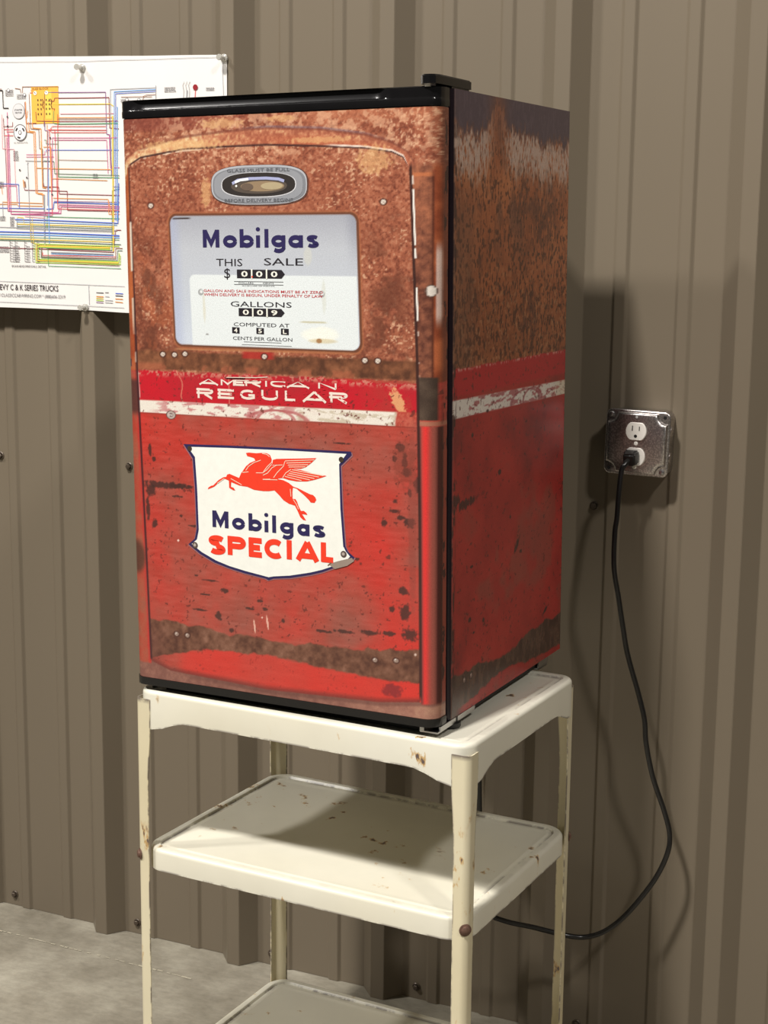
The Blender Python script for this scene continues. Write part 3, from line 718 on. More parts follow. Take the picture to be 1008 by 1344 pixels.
# painted rivets
def rivet(cx, cy, r=4.2, t=(214, 200, 186)):
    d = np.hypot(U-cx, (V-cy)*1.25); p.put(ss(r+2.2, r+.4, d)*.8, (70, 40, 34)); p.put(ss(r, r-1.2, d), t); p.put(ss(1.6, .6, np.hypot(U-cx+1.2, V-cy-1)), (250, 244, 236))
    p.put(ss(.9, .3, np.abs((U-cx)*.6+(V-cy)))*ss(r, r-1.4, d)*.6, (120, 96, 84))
for cx, cy in ((48, 651.5), (388, 652.5), (61, 459), (79.5, 459), (96, 460.5), (217.5, 461), (362, 461), (380, 461)): rivet(cx, cy)
for cx, cy in ((71.5, 80), (89, 80), (375, 81), (405, 84)): rivet(cx, cy, 4., (160, 136, 124))
p.put(ss(2.2, 1.2, np.hypot(U-432, V-95)), (216, 190, 176)); p.put(ss(1.8, 1.0, np.hypot(U-78, V-210)), (250, 220, 206)); p.put(ss(1.5, .8, np.hypot(U-208, V-118)), (240, 206, 190))
# drips and pale worn patches of the upper door
p.put(ss(1.4, .5, np.abs(np.hypot(U-200, (V-752)*.8)-4))*ss(748, 756, V)*0, (230, 190, 150))
for cx, cy, rx, ry in ((158, 752, 30, 6), (100, 727, 60, 6), (375, 702, 22, 16), (134, 668, 8, 16), (300, 728, 40, 4), (248, 755, 22, 4)): blob(cx, cy, rx, ry, 0, (228, 184, 128), .55, 2.5)
# dial glass: pale enamel plate with a lighter inner plate
def rr_mask(x0, x1, y0, y1, r, e=.8):
    dx = np.maximum(np.abs(U-(x0+x1)/2)-(x1-x0)/2+r, 0); dy = np.maximum(np.abs(V-(y0+y1)/2)-(y1-y0)/2+r, 0); return ss(e, -e, np.hypot(dx, dy)-r+np.minimum(np.maximum(np.abs(U-(x0+x1)/2)-(x1-x0)/2+r, np.abs(V-(y0+y1)/2)-(y1-y0)/2+r), 0))
sk = 5*(640-V)/165.
Us = U; U = Us-sk
p.U = U
p.put(rr_mask(73, 356, 467, 643, 14, 1.5)*.8, (168, 102, 70)); p.put(rr_mask(75, 354, 470, 641, 12)*.9, (104, 66, 50))
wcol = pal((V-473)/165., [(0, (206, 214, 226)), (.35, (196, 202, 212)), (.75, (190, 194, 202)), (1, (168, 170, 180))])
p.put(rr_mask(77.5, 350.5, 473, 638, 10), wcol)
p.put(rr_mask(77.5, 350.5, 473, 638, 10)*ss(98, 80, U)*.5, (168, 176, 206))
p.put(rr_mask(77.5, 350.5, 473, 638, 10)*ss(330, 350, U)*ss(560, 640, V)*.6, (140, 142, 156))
p.put(rr_mask(103.5, 360, 440, 563.5, 8)*rr_mask(77.5, 349, 473, 638, 10), (226, 232, 233))
mi = rr_mask(77.5, 350.5, 473, 638, 10)
p.put(mi*ss(1.6, .3, np.abs(V-634.5-.02*(U-80)))*ss(80, 84, U)*ss(112, 104, U)*.9, (50, 36, 34))
def wb(cx, cy, rx, ry, c, k): d = ((U-cx)/rx)**2+((V-cy)/ry)**2; p.put(mi*ss(1.4, .4, d+(n3-.5)*1.2)*k, c)
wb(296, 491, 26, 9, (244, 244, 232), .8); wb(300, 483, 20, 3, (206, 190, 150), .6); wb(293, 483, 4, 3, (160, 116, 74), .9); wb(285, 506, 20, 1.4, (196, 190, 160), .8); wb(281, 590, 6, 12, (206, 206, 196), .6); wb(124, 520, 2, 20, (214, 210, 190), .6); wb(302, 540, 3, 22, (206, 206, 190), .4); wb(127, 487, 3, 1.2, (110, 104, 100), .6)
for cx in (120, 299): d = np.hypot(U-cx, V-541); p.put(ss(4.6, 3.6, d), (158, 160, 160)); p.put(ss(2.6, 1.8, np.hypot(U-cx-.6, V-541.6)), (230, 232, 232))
U = Us
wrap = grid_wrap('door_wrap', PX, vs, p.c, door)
def on_door(x, y, h): return (x/1000-FW, -DT-.0005-h/1000, y/1000)

NAVY = rgb(44, 38, 84); INKB = rgb(38, 34, 40); RD = rgb(190, 44, 52); SR = rgb(238, 62, 38); CR = rgb(240, 238, 226)
# level gauge: grey cast bezel with oval glass (a flat print)
k = Ink(); cx, cy = 212.8, 675.4
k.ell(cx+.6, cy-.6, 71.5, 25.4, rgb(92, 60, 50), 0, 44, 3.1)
k.ell(cx, cy, 70, 24.2, rgb(176, 178, 184), .15, 44, 3.1); k.ell(cx+.3, cy-.6, 68, 22.4, rgb(128, 130, 136), .3, 44, 3.1); k.ell(cx-.6, cy-.4, 65, 21.2, rgb(146, 148, 154), .45, 44, 3.0)
k.ell(cx, cy, 55, 15.6, rgb(206, 206, 210), .6, 40, 2.6); k.ell(cx, cy+.4, 53.5, 14.6, rgb(50, 45, 43), .75, 40, 2.6)
k.ell(cx+1, cy-1.5, 41, 9.4, rgb(86, 76, 68), .9, 32, 2.2); k.ell(cx+6, cy-1.8, 32, 6.4, rgb(146, 124, 98), 1.05, 28, 2.1); k.ell(cx+20, cy-1.6, 16, 4.4, rgb(176, 160, 128), 1.2, 24, 2.1); k.ell(cx-16, cy-2.4, 9, 4.6, rgb(104, 88, 76), 1.2, 20, 2.)
k.strip([(cx-38, cy+2), (cx-30, cy+6), (cx-12, cy+7.8), (cx+12, cy+8), (cx+30, cy+6.6), (cx+38, cy+4)], 3.6, rgb(166, 170, 206), 1.3)
k.strip([(cx-34, cy+3.6), (cx-26, cy+6.2), (cx-14, cy+7.2)], 3.2, rgb(236, 236, 242), 1.4); k.ell(cx-32, cy-1, 1.6, 1.4, rgb(240, 238, 234), 1.4, 10)
k.text('GLASS MUST BE FULL', cx-46, cy+16.2, cx+46, cy+20.4, rgb(100, 102, 108), .9); k.text('BEFORE DELIVERY BEGINS', cx-50, cy-20.6, cx+50, cy-16.6, rgb(100, 102, 108), .9)
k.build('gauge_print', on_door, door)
# dial lettering
k = Ink()
mobilgas(k, [(127.9, 153), (158.6, 179.5), (183.6, 204.5), (208, 213.6), (220, 226.4), (230.3, 251), (255, 276), (281.5, 298.5)], 598, 613.2, 620.4, 591.5, 5.8, NAVY)
k.text('THIS', 147.5, 574.6, 187, 584.4, INKB); k.text('SALE', 219, 576, 276, 585.4, INKB)
k.text('$', 159.3, 559.6, 168.5, 569.5, INKB)
def wheels(x0, x1, y0, y1, n, digs, white_gap=1.5):
    k.poly([(x0, y0), (x1, y0), (x1+5, (y0+y1)/2), (x1, y1), (x0, y1)], INKB)
    wd = (x1-x0)/n
    for i, d in enumerate(digs):
        a = x0+i*wd
        if i: k.poly([(a-.9, y0-.6), (a+1.2, y0-.6), (a+1.2, y1+.6), (a-.9, y1+.6)], CR, .15)
        k.text(d, a+wd*.3, y0+2, a+wd*.74, y1-1.6, CR, .3, .02)
wheels(178.6, 244.5, 559.6, 570.4, 3, '000'); wheels(180.2, 243.5, 511.6, 521.8, 3, '009')
k.ell(201.5, 561.5, 1.2, 1.2, SR, .4, 10)
for yv in (555.4, 551.6): k.strip([(174, yv), (247, yv)], .5, INKB)
k.text('DOLLARS', 181, 552.6, 203, 554.6, INKB); k.text('CENTS', 217, 552.6, 233, 554.6, INKB); k.text('SALE EXCLUDES TAX WHERE DUE', 186, 549.4, 234, 550.6, INKB)
k.text('GALLON AND SALE INDICATIONS MUST BE AT ZERO', 127.5, 541.6, 303.5, 545, RD, 0, .008); k.text('WHEN DELIVERY IS BEGUN, UNDER PENALTY OF LAW', 127.5, 536.6, 303.5, 540.2, RD, 0, .008)
k.text('GALLONS', 168.2, 523.6, 258.7, 530.6, INKB); k.text('COMPUTED AT', 172.3, 498.7, 255, 503.6, INKB); k.text('CENTS PER GALLON', 170.8, 481.2, 259, 485.8, INKB)
for (a, b_, d) in ((169.8, 181, '4'), (206.2, 217.5, '5'), (242.6, 254, 'L')):
    k.poly([(a, 489.6), (b_, 489.2), (b_, 497), (a, 497.4)], INKB); k.text(d, a+3, 490.8, b_-3, 496.2, CR, .2, .02)
k.strip([(187, 479.0), (243, 479.0)], .45, INKB); k.strip([(184, 475.4), (258, 475.2)], .4, INKB)
k.build('dial_lettering', on_door, door)
# stripe lettering, worn away in places
k = Ink(); WL = rgb(232, 216, 204); rs = random.Random(8)
for ch, (a, b_) in zip('AMERICAN', ((117.5, 146.8), (151, 172), (168+4, 186), (188.5, 212), (217, 222), (226, 250), (250, 283), (296, 322))):
    i_ = Ink(); block(i_, ch, a, b_, 421.5+.012*(a-117), 430.4+.012*(a-117), 2.5, WL)
    # the top of this line is scraped off: keep what lies low on the letters
    b0 = len(k.v); k.v += [(x_, min(y_, 429.2+.01*(a-117)), h_) for x_, y_, h_ in i_.v]; k.f += [tuple(b0+j for j in f_) for f_ in i_.f]; k.c += i_.c
for ch, (a, b_) in zip('REGULAR', ((114.4, 139), (147, 169.5), (180, 202.5), (212, 237), (247, 262), (273, 307.5), (313, 338))):
    block(k, ch, a, b_, 403.6+.016*(a-114), 416.8+.016*(a-114), 3.1, WL)
for i in range(70):
    x_ = rs.uniform(115, 338); y_ = rs.uniform(402, 431); s_ = rs.uniform(.6, 2.2)
    k.poly([(x_, y_), (x_+s_*rs.uniform(1, 2.5), y_+rs.uniform(-1, 1)), (x_+s_, y_+s_*.9), (x_-s_*.5, y_+s_*.4)], rgb(190, 38, 48), .25)
k.strip([(160, 432.4), (205, 433.8), (222, 435.2)], .9, rgb(232, 216, 200), .3); k.strip([(158, 431), (188, 431.6)], .8, rgb(50, 34, 34), .35)
k.build('stripe_lettering', on_door, door)
# enamel shield
BODY= [(187.8,335.3),(191.9,336.2),(203.3,336.0),(211.5,337.0),(219.7,337.0),(224.3,334.9),(226.7,329.7),(226.2,326.4),(229.4,316.8),(236.0,304.4),(243.9,303.5),(251.7,300.6),(258.4,296.2),(265.1,294.7),(273.9,291.4),(282.8,288.1),(287.2,287.5),(290.5,284.8),(292.1,281.5),(289.3,277.4),(283.8,277.5),(280.5,281.1),(273.9,286.5),(267.3,290.9),(262.8,294.0),(257.8,295.0),(256.9,289.2),(257.0,280.4),(261.5,280.2),(263.7,276.9),(265.9,271.2),(269.2,265.5),(273.6,265.9),(277.5,263.3),(278.6,260.9),(273.6,261.5),(270.8,261.5),(273.5,258.0),(276.8,253.6),(272.4,254.0),(267.9,257.6),(264.7,264.2),(260.3,271.7),(251.3,273.5),(243.5,277.4),(236.8,283.8),(230.1,289.2),(221.0,287.6),(213.7,287.1),(199.3,287.8),(188.9,291.1),(181.7,291.5),(176.4,292.0),(163.9,295.7),(158.7,298.0),(153.5,299.4),(146.0,294.4),(138.4,288.0),(135.2,286.4),(127.6,283.3),(128.7,285.9),(133.1,288.5),(136.3,289.2),(145.0,297.0),(152.5,301.2),(156.7,301.9),(158.4,305.2),(162.1,306.3),(169.4,304.1),(176.7,301.9),(179.9,308.4),(183.1,312.2),(187.4,317.9),(193.7,322.7),(202.1,326.4),(200.0,329.4),(195.9,330.4),(189.8,331.4)]
FORELEG= [(158.7,298.0),(162.9,297.4),(163.8,289.3),(168.0,288.3),(170.5,284.9),(166.9,285.0),(161.1,287.8)]
WING1= [(228.5,329.0),(234.2,330.6),(252.2,332.0),(274.5,333.7),(292.7,335.3),(285.5,328.7),(276.5,322.3),(269.9,320.2),(255.4,319.5),(240.8,323.9),(227.2,322.5)]
WING2= [(213.3,307.8),(220.3,313.2),(227.2,321.5),(240.8,323.9),(255.4,319.5),(269.8,318.5),(285.3,315.6),(307.3,313.4),(298.5,310.2),(289.6,307.2),(278.5,304.4),(263.0,303.4),(251.8,304.5),(242.8,306.4),(226.9,303.8),(217.8,303.2)]
SHIELD= [(90.8,341.3),(161.1,343.5),(253.5,345.3),(342.3,346.5),(343.1,341.9),(327.6,327.5),(329.5,273.4),(333.3,225.1),(337.1,218.3),(346.4,211.8),(342.9,206.7),(317.7,195.8),(299.7,188.2),(281.6,182.7),(251.1,175.6),(226.4,172.4),(219.2,169.5),(214.0,171.4),(182.7,175.2),(157.4,179.9),(135.1,185.5),(112.7,195.1),(94.7,206.6),(105.1,215.0),(108.4,228.6),(107.3,283.6),(104.8,323.0)]
INNER= [(97.1,338.1),(161.0,340.3),(253.5,342.4),(335.9,343.2),(325.3,329.4),(326.6,273.2),(330.4,224.8),(334.4,218.1),(340.3,212.2),(336.1,208.2),(317.7,198.5),(299.8,191.4),(281.7,185.9),(251.2,178.9),(226.5,175.4),(219.3,173.6),(214.0,174.4),(184.3,178.4),(159.0,182.8),(138.3,188.3),(116.0,197.6),(100.0,207.3),(108.6,214.2),(111.9,227.5),(110.8,283.8),(108.4,325.2)]
PLINES= [[(246.5,328.7),(289.9,332.9)],[(248.7,326.1),(284.4,329.4)],[(250.9,323.6),(280.5,326.0)],[(252.0,321.2),(276.6,323.0)],[(256.5,318.1),(302.9,313.3)],[(254.2,315.5),(296.3,311.2)],[(251.9,313.2),(289.7,308.9)],[(249.6,310.9),(283.0,306.7)],[(246.2,308.7),(270.8,304.9)],[(213.4,308.0),(220.2,311.2),(227.2,318.6),(234.0,322.5),(243.1,323.3)],[(213.3,302.4),(224.7,303.0),(234.9,303.4)],[(242.8,306.9),(247.4,313.1),(255.3,318.5)],[(229.2,305.9),(235.0,313.2),(244.2,321.7),(246.5,328.2)],[(253.9,292.9),(254.8,283.1)],[(258.2,279.5),(262.6,273.9),(265.8,267.3)],[(226.6,323.1),(219.3,315.5),(213.1,311.1),(202.8,310.4)],[(226.7,325.7),(219.4,319.1),(214.1,312.5)],[(187.3,312.5),(191.6,318.1),(199.9,323.6),(210.3,327.4)],[(164.0,300.2),(180.7,293.2)],[(182.0,309.5),(191.4,311.0)],[(142.8,292.4),(153.5,299.4)],[(212.5,336.4),(219.7,335.5),(223.7,332.6)],[(212.9,302.6),(224.2,303.6)]]
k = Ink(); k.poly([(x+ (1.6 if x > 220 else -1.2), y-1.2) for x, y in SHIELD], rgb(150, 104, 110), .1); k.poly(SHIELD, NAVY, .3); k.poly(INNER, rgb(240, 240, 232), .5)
for cx, cy in ((100.5, 336), (328.5, 335.6)): k.ell(cx, cy, 3.6, 3.6, rgb(66, 54, 44), .75, 16)
for cx, cy in ((105.5, 206.2), (331, 214.5)): k.ell(cx, cy, 4.4, 4.4, rgb(86, 72, 66), .75, 18); k.ell(cx-.4, cy+.3, 2.2, 2.2, rgb(176, 164, 154), .85, 14)
k.poly([(309, 199.5), (322, 204.5), (343, 211), (346, 207), (336, 200), (318, 194)], rgb(150, 134, 122), .7); k.strip([(308, 197.5), (313, 202)], 1.6, rgb(120, 90, 70), .8)
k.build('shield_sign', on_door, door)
k = Ink()
FORELEG = [(x+2.0, y+2.5) if i in (0, 1) else (x, y) for i, (x, y) in enumerate(FORELEG)]
for q, pg in enumerate((BODY, FORELEG, WING1, WING2)): k.poly(pg, SR, .75)
for ln in PLINES: k.strip(ln, .9, rgb(246, 214, 190), .95)
k.build('winged_horse', on_door, door)
k = Ink()
mobilgas(k, [(133.9, 159), (164.6, 184.5), (190, 210.3), (214.2, 220.2), (225.8, 232), (237.8, 258), (263.5, 281.6), (286.8, 304.6)], 233.4, 248.6, 255.8, 226.5, 5.8, NAVY, .75)
for ch, (a, b_) in zip('SPECIAL', ((127.8, 153), (157.4, 184.8), (190, 210.3), (214.2, 241.8), (246, 256.2), (261.5, 294.6), (298.4, 316.8))):
    block(k, ch, a, b_, 197+.028*(a-128), 222.2+.030*(a-128), 7.6, SR, .75)
k.build('sign_lettering', on_door, door)

# black trims. top one has a scooped finger grip along its front
P0 = door_path(.0014, flat_step=.006)
def grip(x): return float(ss(-.445, -.425, np.array(x))*ss(-.062, -.082, np.array(x)))
rows = [(.7632, 0), (.7655, .0004), (.7712, .0004), (.7722, 0), (.7738, None), (.7800, None), (.7845, None), (.7856, -.0016), (.7858, -.004)]
v = []; f = []
for z, off in rows:
    for (x, y) in P0:
        gq = grip(x) if y < -DT+.004 else 0
        ins = {.7738: .0035, .7800: .006, .7845: .0065}.get(z, 0)*gq
        o_ = off if off is not None else 0
        cxm = -FW/2; sx_ = 1+(o_*2/FW)
        v.append((cxm+(x-cxm)*sx_, y-o_+ins, z))
n = len(P0)
for a in range(len(rows)-1):
    for i in range(n): j = (i+1) % n; f.append((a*n+i, a*n+j, (a+1)*n+j, (a+1)*n+i))
f.append(tuple(reversed(range(n)))); f.append(tuple(range((len(rows)-1)*n, len(rows)*n)))
obj('top_trim', mesh('top_trim', v, f), MT['black'], door, smooth=.5)
door_solid('bottom_trim', .0016, .0022, .0126, MT['black'], .0024, door)
b = bmesh.new(); box(b, -FW+.007, -.0065, -.0135, .0006, .010, FH-.008, .002, 2)
obj('gasket', frombm(b, 'gasket'), MT['rubber'], door, smooth=.6)
# top hinge
b = bmesh.new()
extr = [(-.026, -.030), (-.0215, -.0435), (-.0165, -.0475), (-.0085, -.0475), (-.0025, -.043), (-.001, -.034), (-.001, .056), (-.026, .056)]
lo = [b.verts.new((x, y, .7878)) for x, y in extr]; hi = [b.verts.new((x, y, .7985)) for x, y in extr]
for i in range(8): j = (i+1) % 8; b.faces.new((lo[i], lo[j], hi[j], hi[i]))
b.faces.new(lo[::-1]); b.faces.new(hi)
bmesh.ops.bevel(b, geom=[e for e in b.edges if abs(e.verts[0].co.z-.7985) < 1e-5 and abs(e.verts[1].co.z-.7985) < 1e-5], offset=.0014, segments=3, affect='EDGES')
box(b, -.024, -.003, .003, .054, FH-.0004, .7880)
hc = obj('hinge_cover', frombm(b, 'hinge_cover'), MT['black'], fridge, smooth=.6)
b = bmesh.new(); lathe(b, [(0, .7846), (.0036, .7846), (.0036, .7880), (0, .7880)], Matrix.Translation((-.0135, -.0415, 0)), 18)
tag(obj('hinge_pin', frombm(b, 'hinge_pin'), MT['ivory'], hc, smooth=.6), 'small white plastic hinge pin washer')
# bottom hinge bracket, rear bracket, feet
b = bmesh.new(); box(b, -.024, .0012, -.0375, .078, -.0062, -.0042); box(b, -.0006, .0014, -.030, .078, -.0062, .0008); box(b, -.040, -.022, .004, .05, -.0048, -.0004)
box(b, -.024, -.018, -.0375, -.012, -.0042, .0008)
tag(obj('hinge_bracket', frombm(b, 'hinge_bracket'), MT['zinc'], fridge), 'bare zinc-plated bottom hinge bracket')
b = bmesh.new(); box(b, -.425, -.030, -.020, .02, -.0115, .0012, .002); box(b, -.40, -.006, .02, FD-.07, -.010, .0005, .002)
obj('base_panel', frombm(b, 'base_panel'), MT['rubber'], fridge)
b = bmesh.new(); box(b, -.10, -.0015, .316, .352, -.0125, -.010); box(b, -.0035, -.0015, .316, .352, -.0125, .0004); box(b, -.012, -.0035, .349, .352, -.010, .0004)
tag(obj('rear_bracket', frombm(b, 'rear_bracket'), MT['zinc'], fridge), 'bare metal bracket at the back of the base')
TRAY = ZT-.0035
for x, y in ((-.0075, .020), (-.440, .030), (-.045, .265), (-.440, .265)):
    if x < -.4: x += .012
    wp = FP+FR @ Vector((x*KS, y*KS, 0)); hgt = (wp.z-TRAY-.0008)/KS
    b = bmesh.new(); lathe(b, [(0, -hgt), (.0125, -hgt), (.0135, -hgt+.0015), (.0135, -.0066), (.0095, -.0062), (.0095, .0005), (0, .0005)], Matrix.Translation((x, y, 0)), 26)
    obj('foot', frombm(b, 'foot'), MT['rubber'], fridge, smooth=.6)

# ------------------------------------------------------------ wiring diagram poster
PXO, PZO = -1.21, 1.2
YP = -RH-.0022
def ptop(x): return float(np.interp(x, [0, 123, 295, 420, 611], [499, 497.2, 492.1, 488, 482.8]))
def pbot(x): return float(np.interp(x, [0, 104, 307, 392, 611], [37, 36.2, 36.0, 34, 31]))
ribs = [1000*(RX0+PITCH*k-.013-PXO) for k in range(-1, 2)]
def pdepth(x, y):
    d = min(abs(x-r) for r in ribs)/152.0; e = min(1, d)
    t = max(0, 1-(y-33)/60.); u = max(0, 1-(490-y)/60.)
    return -.0018*math.sin(math.pi*min(1, e))**2*(1+1.2*t)-.001*u*math.sin(x*.021)**2
def on_poster(x, y, h): return (PXO+x/1000, YP+pdepth(x, y)-h/1000-.0009, PZO+y/1000)
poster = empty('wiring_poster', (PXO+.3, YP, PZO+.03), 'white laminated truck wiring diagram with coloured lines, pinned to the wall behind the refrigerator', 'poster')
po = Vector(poster.location)
def rel(fn): return lambda x, y, h: tuple(Vector(fn(x, y, h))-po)
NX, NY = 48, 36; v = []; f = []
for side_ in (0, .45):
    for j in range(NY+1):
        for i in range(NX+1):
            x = 611.*i/NX; y = pbot(x)+(ptop(x)-pbot(x))*j/NY; a = on_poster(x, y, -.9-side_); v.append(tuple(Vector(a)-po))
S_ = (NX+1)*(NY+1); ix = lambda i, j, s=0: s*S_+j*(NX+1)+i
for j in range(NY):
    for i in range(NX):
        f.append((ix(i, j), ix(i+1, j), ix(i+1, j+1), ix(i, j+1))); f.append((ix(i, j, 1), ix(i, j+1, 1), ix(i+1, j+1, 1), ix(i+1, j, 1)))
for i in range(NX): f.append((ix(i, 0), ix(i, 0, 1), ix(i+1, 0, 1), ix(i+1, 0))); f.append((ix(i, NY), ix(i+1, NY), ix(i+1, NY, 1), ix(i, NY, 1)))
for j in range(NY): f.append((ix(0, j), ix(0, j+1), ix(0, j+1, 1), ix(0, j, 1))); f.append((ix(NX, j), ix(NX, j, 1), ix(NX, j+1, 1), ix(NX, j+1)))
obj('sheet', mesh('sheet', v, f), MT['paper'], poster, smooth=.8)
WC = [rgb(*c) for c in ((40, 36, 40), (222, 78, 78), (150, 62, 72), (240, 160, 92), (240, 206, 84), (84, 160, 110), (84, 112, 206), (140, 96, 150), (206, 96, 150), (158, 160, 166), (128, 178, 234), (188, 216, 96), (150, 104, 80), (240, 172, 180), (84, 120, 96))]
